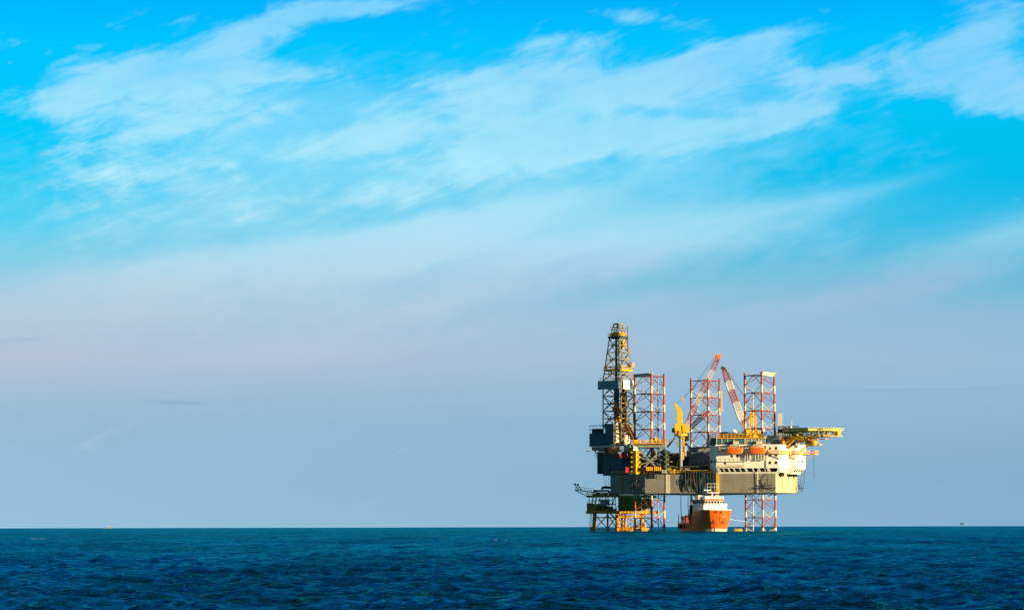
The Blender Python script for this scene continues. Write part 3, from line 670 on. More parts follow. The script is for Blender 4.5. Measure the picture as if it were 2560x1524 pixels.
# ================================================================== derrick
DC=(-28.8,0.); ZF=36.5
der=thing('drilling_derrick','tall lattice drilling derrick with yellow platforms standing on the left end of the rig','derrick',L(*DC,ZF))
def corners(hw,z,hb=None): 
    hb=hb or hw; return [L(DC[0]+sa*hw,DC[1]+sb*hb,z) for sa,sb in ((-1,-1),(1,-1),(1,1),(-1,1))]
def tower(mb, levels, leg=.5, brace=.30, kb=True):
    for k in range(len(levels)-1):
        (h0,z0),(h1,z1)=levels[k],levels[k+1]; A,B=corners(h0,z0),corners(h1,z1)
        for i in range(4):
            j=(i+1)%4; mb.beam(A[i],B[i],leg); mb.beam(B[i],B[j],brace)
            if kb:
                m=(A[i]+A[j])/2; t=(B[i]+B[j])/2
                if k%2==0: mb.beam(A[i],t,brace*.85); mb.beam(A[j],t,brace*.85)
                else: mb.beam(m,B[i],brace*.85); mb.beam(m,B[j],brace*.85)
            else: mb.beam(A[i],B[j],brace*.85); mb.beam(A[j],B[i],brace*.85)
hw0=4.45
mb=MB(); n=8; tower(mb,[(hw0,ZF+(60.8-ZF)*k/n) for k in range(n+1)]); part(mb,'lower_frame',M['lattice'],der)
mb=MB(); hwt=2.55; n=6; tower(mb,[(hw0+(hwt-hw0)*k/n,60.8+(78.2-60.8)*k/n) for k in range(n+1)],.46,.28); part(mb,'upper_frame',M['lattice'],der)
mb=MB(); A=corners(2.3,78.9); B=corners(1.25,84.)
for i in range(4): mb.beam(A[i],B[i],.32); mb.beam(B[i],B[(i+1)%4],.5); mb.beam((A[i]+A[(i+1)%4])/2,B[i],.2); mb.beam((A[i]+A[(i+1)%4])/2,B[(i+1)%4],.2)
mb.frame4(corners(2.2,82.6),.16); mb.frame4(corners(2.2,81.6),.16)
for c in corners(2.2,81.6): mb.beam(c,c+up(1),.16)
part(mb,'crown_frame',M['lattice'],der)
mb=MB(); mb.prism([p for p in corners(3.0,0)],78.2,78.9); part(mb,'crown_platform',M['navy'],der)
cb_=MB()
for sb in (-1,1): cb_.cut(); cb_.tube(L(DC[0]-1.6,sb*1.3,79.9),L(DC[0]+1.6,sb*1.3,79.9),.9,10); cb_.box(L(DC[0]+sb*.4,sb*1.2,79.5),(3.6,1.2,1.2),TH)
cb_.cut(); cb_.rail(corners(2.9,78.9),1.1,.15,1.2,closed=True); part(cb_,'crown_block',M['yel'],der)
mb=MB(); mb.box(L(DC[0]+1.2,1.2,76.6),(2.4,2.0,1.6),TH); mb.cut(); mb.box(L(DC[0]+1.4,.5,74.5),(2.2,1.6,1.0),TH); part(mb,'sheave_platform',M['yel'],der)
mb=MB(); hwm=4.0; mb.frame4(corners(hwm,65.2),.7); mb.obox(L(DC[0]+1.9,0,65.2),U*1.8,V*3.6,up(.25)); mb.rail(corners(hwm+.2,65.5),1.2,.14,1.6,closed=True)
mb.obox(L(DC[0]+4.8,1.8,66.9),U*1.2,V*1.2,up(.2)); mb.rail([L(DC[0]+3.9,.8,67.1),L(DC[0]+6,.8,67.1),L(DC[0]+6,3,67.1)],1.1,.14,1.); mb.beam(L(DC[0]+3,-2,65),L(DC[0]+2.2,-2.6,61.8),.3)
part(mb,'pipe_handling_platform',M['yel'],der)
# wind walls: left toned blue-grey as in shade, right white as in sun
mb=MB(); mb.obox(L(DC[0]-.9,-5.05,59.2),U*4.6,V*.12,up(1.75)); mb.cut(); mb.obox(L(DC[0]-6.0,-4.6,59.2),U*.5,V*.6,up(1.75)); part(mb,'wind_wall',M['wallshade'],der)
mb=MB(); mb.obox(L(DC[0]+5.05,.1,59.2),U*.12,V*3.95,up(1.75)); part(mb,'wind_wall',M['plain'],der)
mb=MB(); mb.rail([L(DC[0]-5.6,-5.0,61),L(DC[0]+4.8,-5.0,61),L(DC[0]+4.9,4.6,61)],1.1,.14,1.8); part(mb,'railing',M['steel'],der)
# stands of pipe, travelling gear
mb=MB()
for k in range(7):
    for j in range(2): mb.cut(); mb.tube(L(DC[0]+3.0-.35*j,-2.6+k*.42+.2*j,43+1.*j),L(DC[0]+2.4-.35*j,-1.2+k*.32,60.4),.16,5)
for k in range(6): mb.cut(); mb.tube(L(DC[0]+2.2,1.1+k*.4,40),L(DC[0]+2.4,.9+k*.3,57),.16,5)
part(mb,'drill_pipe_stand',M['brown'],der)
mb=MB(); mb.box(L(DC[0]-.6,-.4,52),(1.5,1.5,13),TH); mb.box(L(DC[0]-.6,-.4,68),(.7,.7,20),TH); mb.cut(); mb.tube(L(DC[0]+.6,-.5,46),L(DC[0]+.6,-.5,77),.16,5); mb.cut(); mb.tube(L(DC[0]-1.8,.5,46),L(DC[0]-1.6,.5,77),.16,5); mb.cut(); mb.tube(L(DC[0]+1.4,1.,46),L(DC[0]+1.,1.,77),.13,5)
part(mb,'guide_mast',M['navy'],der)
mb=MB(); mb.box(L(DC[0]+.2,-1.3,51),(1.5,1.2,2.6),TH); mb.box(L(DC[0]-1.,-1.3,49.6),(1.2,1.2,2),TH); mb.box(L(DC[0]+1.5,-1.6,48.4),(1.,1.,1.8),TH); mb.tube(L(DC[0]+.3,-1.3,45.5),L(DC[0]+.3,-1.3,50),.35,6); part(mb,'top_drive',M['org'],der)
mb=MB(); mb.tube(L(DC[0]+3.2,2.2,78.9),L(DC[0]+3.2,2.2,83.3),.14,5); mb.tube(L(DC[0]+3.2,2.2,72.5),L(DC[0]+3.2,2.2,79),.2,5); mb.beam(L(DC[0]+1.5,1.5,81),L(DC[0]+3.2,2.2,81),.1); part(mb,'antenna',M['brown'],der)
# drill floor house, pale cladding and yellow galleries
mb=MB(); mb.obox(L(-33.1,-3.,37.2),U*5.9,V*3.,up(2.55)); mb.obox(L(-33.1,2.7,37.2),U*5.85,V*2.75,up(2.5)); mb.obox(L(-29.2,-3.,41.6),U*2.0,V*3.,up(1.85)); mb.obox(L(-30.5,-4.,40.6),U*.8,V*1.9,up(1.0))
fl=part(mb,'drill_floor_house',M['teal'],der)
mb=MB(); mb.obox(L(-27.1,-.2,39.4),U*.12,V*5.7,up(4.2)); 
for k in range(6): mb.obox(L(-26.95,-5+k*1.9,39.4),U*.08,V*.1,up(4.1))
part(mb,'wall_cladding',M['cream'],fl)
mb=MB(); mb.rail([L(-38.8,-5.9,39.9),L(-32,-5.9,39.9)],2.9,.16,1.6); mb.obox(L(-36.2,-4.,40.7),U*2,V*1.4,up(.9)); mb.beam(L(-38.8,-5.9,42.8),L(-31.4,-5.9,42.9),.5,.25); part(mb,'gantry_rail',M['dgrey'],fl)
mb=MB(); mb.obox(L(-33,-6.1,34.45),U*5.9,V*.25,up(.14)); mb.obox(L(-32.6,-3,33.3),U*5.2,V*3,up(.95)); part(mb,'floor_beam',M['grey'],fl)
mb=MB(); mb.rail([L(-27.,-5.6,43.7),L(-27.,5.,43.7)],1.2,.16,1.2); mb.obox(L(-26.5,-2,45),U*.8,V*1.5,up(.7)); mb.obox(L(-27.2,-1,46),U*.8,V*2.,up(.5)); part(mb,'railing',M['yel'],fl)
mb=MB(); p,q=L(-24.2,-1.,42.5),L(-19.5,-.2,34.4); mb.beam(p,q,2.8,.35); mb.beam(p+V*1.2+up(.5),q+V*1.2+up(.5),.25,.9); mb.beam(p-V*1.2+up(.5),q-V*1.2+up(.5),.25,.9)
mb.cut(); mb.beam(L(-25,-1.,57.4),L(-24.1,-1.,42.5),3.0,.3); part(mb,'pipe_chute',M['brown'],der)
# clutter of galleries between drill floor and cantilever (lit ends)
mb=MB()
for k in range(30):
    a=R.uniform(-27,-14); b=R.uniform(-8,-3); h=R.uniform(1.,3.2); z=R.choice((29.8,32.2)); mb.cut(); mb.box(L(a,b,z+h/2),(R.uniform(.3,1.),R.uniform(.4,1.2),h),TH)
part(mb,'pipe_manifold',M['cream'],der)
mb=MB()
for z in (32.0,34.4): mb.cut(); mb.obox(L(-21,-7.2,z),U*6.4,V*.9,up(.12)); mb.rail([L(-27,-8.,z+.12),L(-14.6,-8.,z+.12),L(-14.6,-6,z+.12)],1.1,.14,1.4)
mb.cut(); mb.obox(L(-15.5,-9,33.2),U*1.5,V*.8,up(.5)); mb.cut(); mb.obox(L(-10.,-2,36.6),U*1.4,V*1.6,up(.7)); mb.beam(L(-10,-2,36.6),L(-8,-2,33.5),.7)
part(mb,'gallery',M['yel'],der)
# ================================================================== cranes
def lattice(mb,A,B,w0,wm,w1,bands,depth=None,chord=.26,lace=.15,n=20):
    A,B=vec(A),vec(B); d=(B-A).normalized(); y=Vector((0,1,0)); x=d.cross(y).normalized(); y=x.cross(d)
    def wd(t): return w0+(wm-w0)*min(1,t/.18) if t<.18 else (wm if t<.8 else wm+(w1-wm)*(t-.8)/.2)
    def P(t,i,j): 
        w=wd(t)/2; return A.lerp(B,t)+x*(w*i)+y*(w*j*.9)
    def mi(t):
        for lim,m in bands:
            if t<lim: return m
        return bands[-1][1]
    for k in range(n):
        t0,t1=k/n,(k+1)/n; m=mi((t0+t1)/2)
        cs=((-1,-1),(1,-1),(1,1),(-1,1))
        for q in range(4):
            a,b=cs[q],cs[(q+1)%4]
            mb.beam(P(t0,*a),P(t1,*a),chord,None,m); mb.beam(P(t0,*a),P(t1,*b),lace,None,m); mb.beam(P(t1,*a),P(t1,*b),lace,None,m)
            if q in (0,2): mb.beam(P(t0,*b),P(t1,*a),lace,None,m)
    return mb
bm=[M['pink'],M['legw'],M['org'],M['cream']]
# crane beside the deck middle
cr=thing('pedestal_crane','yellow pedestal crane on a grey post, its red and white boom raised to the right','crane',W(1702.5,1183,-27))
cx=X(1702.5,-27); cy=D-27
mb=MB(); mb.tube((cx,cy,17.8),(cx,cy,37.2),.68,14); mb.tube((cx,cy,36.2),(cx,cy,37.2),.9,14,r2=1.5); part(mb,'pedestal',M['steel'],cr,True)
mb=MB(); mb.tube((cx,cy,37.2),(cx,cy,38.0),2.6,14); mb.rail([Vector((cx,cy,38))+Matrix.Rotation(2*PI*k/10,3,'Z')@Vector((2.7,0,0)) for k in range(10)],1.1,.14,1.2,closed=True)
for k in range(6): mb.box((cx-2+k*.8,cy-2.,38.5),(.5,.6,1),0)
part(mb,'slewing_platform',M['yel'],cr)
mb=MB(); mb.box((cx-.3,cy,40.0),(4.2,3.2,3.4)); mb.box((cx+1.9,cy-.6,39.9),(2.8,2.6,2.6)); mb.box((cx+1.4,cy-.2,41.2),(1.4,2.,1.2)); hs=part(mb,'machinery_house',M['yel'],cr)
mb=MB(); mb.box((cx+2.3,cy-1.74,39.9),(.9,.08,.9)); part(mb,'cab_window',M['glass'],hs)
mb=MB(); mb.box((cx-2.9,cy,39.4),(1.1,1.8,1.8)); part(mb,'counterweight',M['teal'],cr)
mb=MB()
mb.loft([[Vector((cx+a,cy+b,41.2)) for a,b in ((-1.5,-.9),(.75,-.9),(.75,.9),(-1.5,.9))],[Vector((cx+a,cy+b,46.4)) for a,b in ((-1.5,-.8),(.65,-.8),(.65,.8),(-1.5,.8))],[Vector((cx+a,cy+b,47.6)) for a,b in ((-1.9,-.7),(.1,-.7),(.1,.7),(-1.9,.7))],[Vector((cx+a,cy+b,49.5)) for a,b in ((-2.5,-.5),(-1.5,-.5),(-1.5,.5),(-2.5,.5))]])
mb.tube((cx-2.1,cy-.5,49.2),(cx-2.1,cy+.5,49.2),.5,8); mb.beam((cx-.4,cy-.7,47),(cx-.4,cy+.7,47),.7); part(mb,'king_post',M['yel'],cr)
A,B=W(1714,1068,-27.5),W(1797,894,-29)
mb=MB(); lattice(mb,A,B,.6,1.9,1.3,((.1,1),(.32,0),(.52,1),(.68,0),(.84,1),(1.1,0)),n=22); boom=part(mb,'boom',bm,cr)
mb=MB(); mb.beam(W(1793,897,-29),W(1799,888,-29),1.3,1.4); mb.beam(W(1786,892,-29),W(1804,886,-29),.9,.8); part(mb,'boom_tip',M['org'],boom)
mb=MB(); mb.beam(W(1795,896,-29),W(1795,902,-29),.35,.35); mb.ball(W(1795,903,-29),(.45,.4,.5),8); part(mb,'hook_block',M['yel'],boom)
mb=MB(); kt=Vector((cx-2.1,cy,49.4)); mb.tube(kt,W(1709.5,994.5,-27.5),.06,5); mb.cut(); mb.tube(W(1709.5,994.5,-27.5),W(1787,894,-29),.06,5); mb.cut(); mb.tube(W(1709.5,994.5,-27)+v3(.3,.3,0),W(1789,896,-29)+v3(.3,.3,0),.05,5); part(mb,'hoist_cable',M['dgrey'],cr)
mb=MB(); mb.beam(W(1706,999,-27.4),W(1710,993,-27.5),.45,.5); part(mb,'pulley_block',M['yel'],cr)
mb=MB(); mb.obox(Vector((cx+1.5,cy,34.6)),v3(.9,0,0),v3(0,.8,0),up(.12)); mb.beam((cx+1.2,cy-.4,33),(cx+1.2,cy-.4,36.8),.5); mb.ball((cx+1.5,cy-.2,31.4),(.5,.5,.6)); mb.beam((cx+1,cy,28),(cx+1,cy,32),.5); part(mb,'ladder',M['yel'],cr)
mb=MB(); mb.loft([[Vector((cx-3.2,cy-.6,35.0)),Vector((cx-.7,cy-.6,34.8)),Vector((cx-.7,cy+.6,34.8)),Vector((cx-3.2,cy+.6,35.0))],[Vector((cx-1.6,cy-.6,34.2)),Vector((cx-.7,cy-.6,32.9)),Vector((cx-.7,cy+.6,32.9)),Vector((cx-1.6,cy+.6,34.2))]]); mb.beam((cx-3.2,cy,35.6),(cx-.7,cy,35.6),.12); part(mb,'landing',M['steel'],cr)
# crane by the quarters
c2o=W(1882,1093,-5)
cr2=thing('pedestal_crane','yellow crane with an A-frame, its red and white boom leaning left over the quarters','crane',c2o)
bx,by,bz=c2o.x,c2o.y,c2o.z
mb=MB(); mb.tube((bx,by,ZD),(bx,by,bz+1),1.1,12); part(mb,'pedestal',M['grey'],cr2,True)
mb=MB(); mb.box((bx,by,bz+1.7),(4.6,3.6,2.6)); mb.box((bx-2.6,by-1,bz+1.9),(2,2,3.2)); mb.box((bx+1.6,by-1,bz+.6),(2.6,2.4,2)); mb.tube((bx,by,bz+.1),(bx,by,bz+.6),3.2,14); mb.rail([Vector((bx-3.6,by-2,bz+.5)),Vector((bx+3.6,by-2,bz+.5))],1.2,.16,1.2); mb.box((bx+3.2,by-1.6,bz+1.2),(.8,.8,3.),0); hs=part(mb,'machinery_house',M['yel'],cr2)
mb=MB()
for sx_ in (-1,1):
    mb.beam((bx+sx_*1.3,by-.8,bz+3),(bx+sx_*.9,by-.8,bz+8.2),1.0,.9); mb.beam((bx+sx_*.9,by-.8,bz+8.2),(bx+sx_*.25,by-.8,bz+10.9),.8,.8)
    mb.beam((bx+sx_*1.3,by+1.2,bz+3),(bx+sx_*.5,by-.4,bz+10),.45)
for z in (4.2,6.,7.8): mb.beam((bx-1.3,by-.8,bz+z),(bx+1.3,by-.8,bz+z),.4)
mb.beam((bx-.2,by-.85,bz+4),(bx-.2,by-.85,bz+9.6),.5); mb.tube((bx-.3,by-.9,bz+10.6),(bx+.3,by-.9,bz+10.6),.5,8); part(mb,'a_frame',M['yel'],cr2)
A,B=W(1864,1073,-6),W(1810,922,-8)
mb=MB(); lattice(mb,A,B,.8,2.35,1.4,((.16,0),(.29,3),(.30,1),(.47,1),(.64,0),(.82,1),(1.1,0)),n=20,chord=.32,lace=.17); boom=part(mb,'boom',bm,cr2)
mb=MB(); mb.beam(W(1815,924,-8),W(1804,917,-8),.9,1.2); part(mb,'boom_tip',M['navy'],boom)
mb=MB(); mb.beam(W(1809,925,-8),W(1809,932,-8),.4); mb.ball(W(1809,932,-8),(.4,.4,.5),8); part(mb,'hook_block',M['yel'],boom)
mb=MB(); mb.tube((bx,by-.9,bz+10.9),W(1816,924,-8),.07,5); mb.cut(); mb.tube((bx+.4,by-.9,bz+10.9),W(1819,926,-8),.06,5); part(mb,'hoist_cable',M['dgrey'],cr2)
mb=MB(); mb.beam((bx-2.6,by,bz+2.6),(bx-3.1,by,bz+5.2),.4); mb.box((bx-3.6,by-1,bz+1.3),(1.2,1.8,2.6)); part(mb,'winch_house',M['dgrey'],cr2)
# third crane, mostly hidden behind the first
c3o=W(1712,1100,10)
cr3=thing('pedestal_crane','low short crane boom in maroon and white behind the yellow pedestal crane','crane',Vector((c3o.x,c3o.y,ZD)))
mb=MB(); mb.tube((c3o.x,c3o.y,ZD),(c3o.x,c3o.y,36.5),.7,12); part(mb,'pedestal',M['grey'],cr3,True)
mb=MB(); mb.box((c3o.x,c3o.y,38),(3.4,2.6,3)); part(mb,'machinery_house',M['yel'],cr3)
A,B=W(1717,1078,9),W(1771,1029,8)
mb=MB(); lattice(mb,A,B,.7,1.5,1.,((.2,1),(.45,0),(.6,1),(1.1,0)),n=14,chord=.28,lace=.16); boom=part(mb,'boom',[M['maroon'],M['legw']],cr3)
mb=MB(); mb.beam(W(1766,1031,8),W(1774,1027,8),1.,1.1); part(mb,'boom_tip',M['maroon'],boom)
mb=MB(); mb.beam(W(1770,1030,8),W(1770,1036,8),.45); mb.ball(W(1770,1035,8),(.5,.5,.7),8); part(mb,'hook_block',M['yel'],boom)
mb=MB(); mb.tube((c3o.x-.6,c3o.y,39.5),(c3o.x-.6,c3o.y,43),.25,6); mb.tube((c3o.x-.6,c3o.y,43),W(1771,1028,8),.06,5); part(mb,'hoist_cable',M['dgrey'],cr3)
# ================================================================== lifeboats
def ring_se(c, e, w, h0, h1, n=14):
    y=Vector((-e.y,e.x,0)); r=[]
    for k in range(n):
        a=2*PI*k/n; ca,sa=math.cos(a),math.sin(a); ca=math.copysign(abs(ca)**.75,ca); sa=math.copysign(abs(sa)**.75,sa)
        r.append(c+y*(w*ca)+up((h1 if sa>0 else h0)*sa))
    return r
def lifeboat(c, e, ln, w, h, mhull, mcan, label, group):
    t=thing('lifeboat',label,'lifeboat',c,group); y=Vector((-e.y,e.x,0))
    st=((-.5,.62,.55,.72),(-.47,.8,.8,.95),(-.25,1,1,1),(.1,1,1,1),(.3,.9,.9,.86),(.42,.78,.72,.72),(.5,.5,.4,.42))
    low=MB(); can=MB()
    full=[ring_se(c+e*(ln*s),e,w*a,h*.46*b,h*.54*d,16) for s,a,b,d in st]
    low.loft([[r[i] for i in (8,9,10,11,12,13,14,15,0)] for r in full]); can.loft([[r[i] for i in range(0,9)] for r in full])
    part(low,'hull',mhull,t,True); cn=part(can,'canopy',mcan,t,True)
    mb=MB()
    for s in (-.3,-.1,.1): mb.obox(c+e*(ln*s)-y*(w*.93)+up(h*.2),e*.25,y*.1,up(.15))
    part(mb,'porthole',M['glass'],cn)
    mb=MB(); mb.beam(c-e*ln*.46-y*(w*.98),c+e*ln*.36-y*(w*.98),.12,.16); mb.obox(c-e*ln*.42-up(h*.42),e*.3,y*.08,up(.3)); part(mb,'rubbing_strake',M['maroon'],t)
    mb=MB(); mb.box(c-e*ln*.32+up(h*.55),(.9,.8,.5),math.atan2(e.y,e.x)); part(mb,'hatch',M['org'],cn)
    return t
g='enclosed orange lifeboats hung along the quarters'
lb=lifeboat(AF(1840,zf(1127),2.0),FE,6.1,1.15,2.8,M['org'],M['org'],'orange enclosed lifeboat on the white quarters, the one nearer the yellow pedestal crane',g)
copy_tree(lb,AF(1897.3,zf(1127),2.0),label='orange enclosed lifeboat on the white quarters, the one nearer the helideck')
lifeboat(W(2028.5,1107.5,-38),U,4.6,1.25,2.5,M['yel'],M['yel'],'short yellow lifeboat hanging beneath the helideck above the bow walkway',None)
mb=MB(); c=AF(1808,zf(1126),1.2); mb.loft([ring_se(c+FE*(1.3*s),FE,.45*a,.45*a,.35*a,10) for s,a in ((-1,.5),(-.6,1),(.4,1),(1,.3))]); single(mb,'rescue_boat',M['org'],'small orange rescue boat left of the two lifeboats on the quarters wall','boat',c,smooth=True)
# ================================================================== loose deck gear
def gear(mb,name,mat,label,cat,loc,group=None,**k): return single(mb,name,M[mat],label,cat,loc,group,**k)
def container(px,py,Y,w,h,d,mat,label,ang=TH,group='containers on the rig'):
    c=W(px,py,Y); mb=MB(); mb.box(c,(w,d,h),ang)
    for k in range(int(w/.5)+1):
        e=Matrix.Rotation(ang,3,'Z')@Vector((-w/2+k*w/int(w/.5),-d/2-.03,0)); mb.box(c+e,(.14,.08,h*.94),ang)
    for sx_ in (-1,1):
        for sz in (-1,1): e=Matrix.Rotation(ang,3,'Z')@Vector((sx_*w/2,-d/2,0)); mb.box(c+e+up(sz*(h/2-.1)),(.25,.25,.25),ang)
    return gear(mb,'shipping_container',mat,label,'container',c-up(h/2),group)
container(1520,1126,-2,1.7,2.3,2,'maroon','dark red container on the gallery under the teal drill floor house')
container(1530,1126,-6,1.3,2.5,2.4,'org','bright orange red locker at the corner under the drill floor house')
container(1545,1139,-13,2.4,2.0,2,'maroon','dark red container on the teal deck house roof, nearer the dark module')
container(1560,1139,-12,2.6,2.0,2,'maroon','dark red container on the teal deck house roof, nearer the yellow gear column')
container(1568,1174,-31,1.1,2.1,1.4,'red','narrow red locker standing at the hull deck edge',0)
c=W(1634,1171,-29); mb=MB()
for k in (-1,1):
    mb.box(c+TE*(k*1.55),(2.7,1.6,1.5),FT)
    for j in range(4): mb.box(c+TE*(k*1.55-1.1+j*.75)-TN*-.84,(.14,.1,1.6),FT)
gear(mb,'cargo_basket','yel','twin yellow cargo basket at the deck edge above hanging dark hoses','basket',c-up(.75))
container(1661,1178,-29,1.5,1.0,1.2,'plain','small white box beside the deck edge railing',FT)
container(1730,1166.5,-21,1.7,1.1,1.,'pink','faded red box against the grey pump house',FT)
for k,(px,py,r,h,m,lab) in enumerate(((1637,1138,.75,3.6,'olive','olive tank in front of the jacking frame cross brace'),(1667,1150,1.2,4.6,'green','round dark tank right of the jacking frame'),(1651,1153,1.,3.2,'green','green tank beside the round dark tank right of the jacking frame'),(1672,1168,.9,3.,'green','low green tank beside the crane post on deck'))):
    c=W(px,py,-24); mb=MB(); mb.tube(c-up(h/2),c+up(h/2-.4),r,12); mb.tube(c+up(h/2-.4),c+up(h/2),r,12,r2=r*.4); mb.tube(c+up(h*.15),c+up(h*.15+.15),r*1.06,12); gear(mb,'storage_tank',m,lab,'tank',c-up(h/2),'deck tanks',smooth=True)
mb=MB(); c=W(1687,1136,-24)
for k in range(9): mb.tube(W(1680+k*1.9,1141,-24),W(1680+k*1.9,1132,-24),.17,6)
gear(mb,'pipe_bundle','pink','row of short reddish upright pipes left of the crane post','pipes',c)
# satellite dishes, domes, masts
for (px,py,Y,r,lab) in ((1908,1074,-22,.75,'white satellite dome on a post by the bow leg'),(1962,1068,-24,.7,'white satellite dome on the landing beside the helideck, nearer the bow leg'),(1976,1067,-26,.55,'small white dome on the landing beside the thin whip aerial')):
    c=W(px,py,Y); mb=MB(); mb.ball(c,(r,r,r*1.2),12); mb.tube(c-up(3.2 if py>1070 else 1),c-up(r*.8),.2,6); mb.tube(c-up(r),c-up(r*.6),r*.7,10); gear(mb,'satellite_dome','plain',lab,'satellite dome',c-up(1.),'satellite domes',smooth=True)
c=W(1836,1082,-30); mb=MB(); d=Vector((.75,-.5,.43)).normalized(); x=d.orthogonal().normalized(); y=d.cross(x)
rings=[[c+x*(rr*math.cos(2*PI*k/14))+y*(rr*math.sin(2*PI*k/14))+d*(.45*rr*rr) for k in range(14)] for rr in (.05,.5,.9,1.25)]
mb.loft(rings,cap=False); mb.loft([[p-d*.08 for p in r] for r in rings],cap=False); mb.tube(c-d*.1,c-d*.2-up(2.2),.16,6); mb.tube(c,c+d*.9,.06,5); gear(mb,'satellite_dish','plain','white satellite dish among dark plant on the quarters roof','dish',c-up(2.2))
mb=MB(); c=W(1950,1073,-22); s_=.55
for k in range(6):
    z0,z1=k*1.03,(k+1)*1.03; P_=lambda i,z:c+v3(*(((-s_,-s_),(s_,-s_),(s_,s_),(-s_,s_))[i%4]),z)
    for i in range(4): mb.beam(P_(i,z0),P_(i,z1),.2); mb.beam(P_(i,z0),P_(i+1,z1),.14); mb.beam(P_(i,z1),P_(i+1,z1),.14)
    mb.beam(c+v3(s_,-s_,z1),c+v3(s_+.9,-s_,z1+.2),.14)
gear(mb,'lattice_mast','cream','pale yellow lattice mast with rungs beside the bow leg','mast',c)
for px,y0,y1,Y,lab in ((1980,1070,1048,-26,'thin white whip aerial beside the helideck'),(1867,1093,1080,-30,'thin dark whip aerial on the quarters roof')):
    mb=MB(); mb.tube(W(px,y0,Y),W(px,y1,Y),.09,5,r2=.05); mb.tube(W(px,y0,Y),W(px,y0-2,Y),.16,6); gear(mb,'whip_aerial','plain' if px>1900 else 'dgrey',lab,'aerial',W(px,y0,Y))
c=W(1957,1104.5,-37); mb=MB(); mb.tube(c-up(1.),c+up(.5),.85,12); mb.tube(c+up(.5),c+up(1.2),.85,12,r2=.5); gear(mb,'ventilator','org','orange red ventilator on the quarters roof below the dark house','ventilator',c-up(1),smooth=True)
# three fairlead winches on the bow face
for k,b in enumerate((-5.2,1.2,4.9)):
    c=BW(b,ZD-.35,.75); mb=MB(); mb.tube(c-V*.9,c+V*.9,.55,10); mb.box(c-U*.35+up(.3),(.5,2.2,.7),TH); mb.tube(c-V*.95,c-V*.7,.85,10); mb.tube(c+V*.7,c+V*.95,.85,10); mb.beam(c-up(.4),c-U*.6-up(1.4),.25)
    gear(mb,'fairlead_winch','black',('dark winch at the left corner of the rust streaked bow face','dark winch on the rust streaked bow face, middle of three','dark winch at the outer right end of the rust streaked bow face')[k],'winch',c-up(.5),'bow fairlead winches')
# anchors in their racks
def anchor(p, e, n, label):
    t=thing('anchor',label,'anchor',p,'anchors racked along the hull'); y=n
    mb=MB(); mb.beam(p+y*.9+up(.2),p+y*1.3+up(2.6),.28); mb.tube(p+y*1.3+up(2.6)-e*.25,p+y*1.3+up(2.6)+e*.25,.28,8); part(mb,'shank',M['dgrey'],t)
    for s in (-1,1):
        mb=MB(); mb.loft([[p+y*.9+e*(s*.1)+up(-.3)+v for v in (e*0,y*.5,up(.5))],[p+y*1.+e*(s*1.6)+up(.45)+v for v in (e*0,y*.2,up(.25))]]); mb.loft([[p+y*.7+e*(s*.2)+up(-.3)+v for v in (e*0,y*.4,up(.3))],[p+y*.8+e*(s*1.1)+up(1.5)+v for v in (e*0,y*.15,up(.2))]]); part(mb,'fluke',M['dgrey'],t)
    mb=MB(); mb.obox(p+y*.95-up(.55),e*3.4,y*.85,up(.12)); mb.beam(p+y*.05+up(1.6)-e*2.6,p+y*1.5-up(.5)-e*2.6,.2); mb.beam(p+y*.05-up(1.6)+e*2.6,p+y*1.5-up(.6)+e*2.6,.2); mb.beam(p+y*.05-up(1.8)-e*2.2,p+y*1.4-up(.6)-e*2.2,.2); part(mb,'rack',M['dgrey'],t)
    mb=MB(); mb.tube(p+y*1.3+up(2.7),p+y*.6+up(5),.08,5); mb.tube(p+y*1.2+up(2.7)+e*.5,p+y*.6+up(5)+e*.5,.06,5); part(mb,'chain',M['dgrey'],t)
anchor(T(1920,ZB+2.7),TE,TN,'dark anchor in its rack on the tan hull side below the quarters')
anchor(T(1598,ZB+2.6)+TN*0+v3(-.4,-.2,0),U,SN,'anchor in its rack on the shaded left corner of the hull')
anchor(L(48.5,9.2,ZB+2.8),U,V,'anchor rack sticking out past the far bow corner of the hull')
# hoses over the side
g='hoses draped down the hull side'
def hose(pts,r,mat,label,group=g): 
    mb=MB(); mb.path(pts,r,6); return gear(mb,'hose',mat,label,'hose',pts[-1],group,smooth=True)
for k in range(34):
    px=1711+k*2.3+R.uniform(-.8,.8); ln=R.uniform(4.6,8.4); sway=R.uniform(-1.6,1.6); o=.35+.18*(k%3)
    pts=[T(px,ZD+1.2,-.2),T(px,ZD+.5,o)]
    for j in range(1,8): t=j/7; pts.append(T(px+sway*6.4*t*t*.6,ZD-ln*t,o+.25*math.sin(t*3)))
    hose(pts,R.choice((.1,.13,.16,.2)),R.choice(('navy','dgrey','dgrey','navy','brown','black')),'dark hose hanging from deck level down the tan hull behind the supply vessel')
for px in (1625,1630,1636,1641.5):
    pts=[T(px,ZD+.9,-.2),T(px,ZD+.4,.5),T(px+.3,ZD-.8,.6),T(px+.8,ZD-1.7,.4)]
    hose(pts,.22,'black','short dark hose hanging over the deck edge under the yellow basket','short hoses under the yellow basket')
hose([T(1702+6*math.sin(2*PI*k/12),ZD-2.2-1.0+1.0*math.cos(2*PI*k/12),.3) for k in range(13)],.12,'navy','hose coiled in a ring on the hull below the crane post',None)
hose([T(1895.5,ZW-.5,.6),T(1895.5,ZD-3,.5),T(1895.7,ZB+.3,.45)],.13,'cream','pale straight hose down the hull side left of the anchor',None)
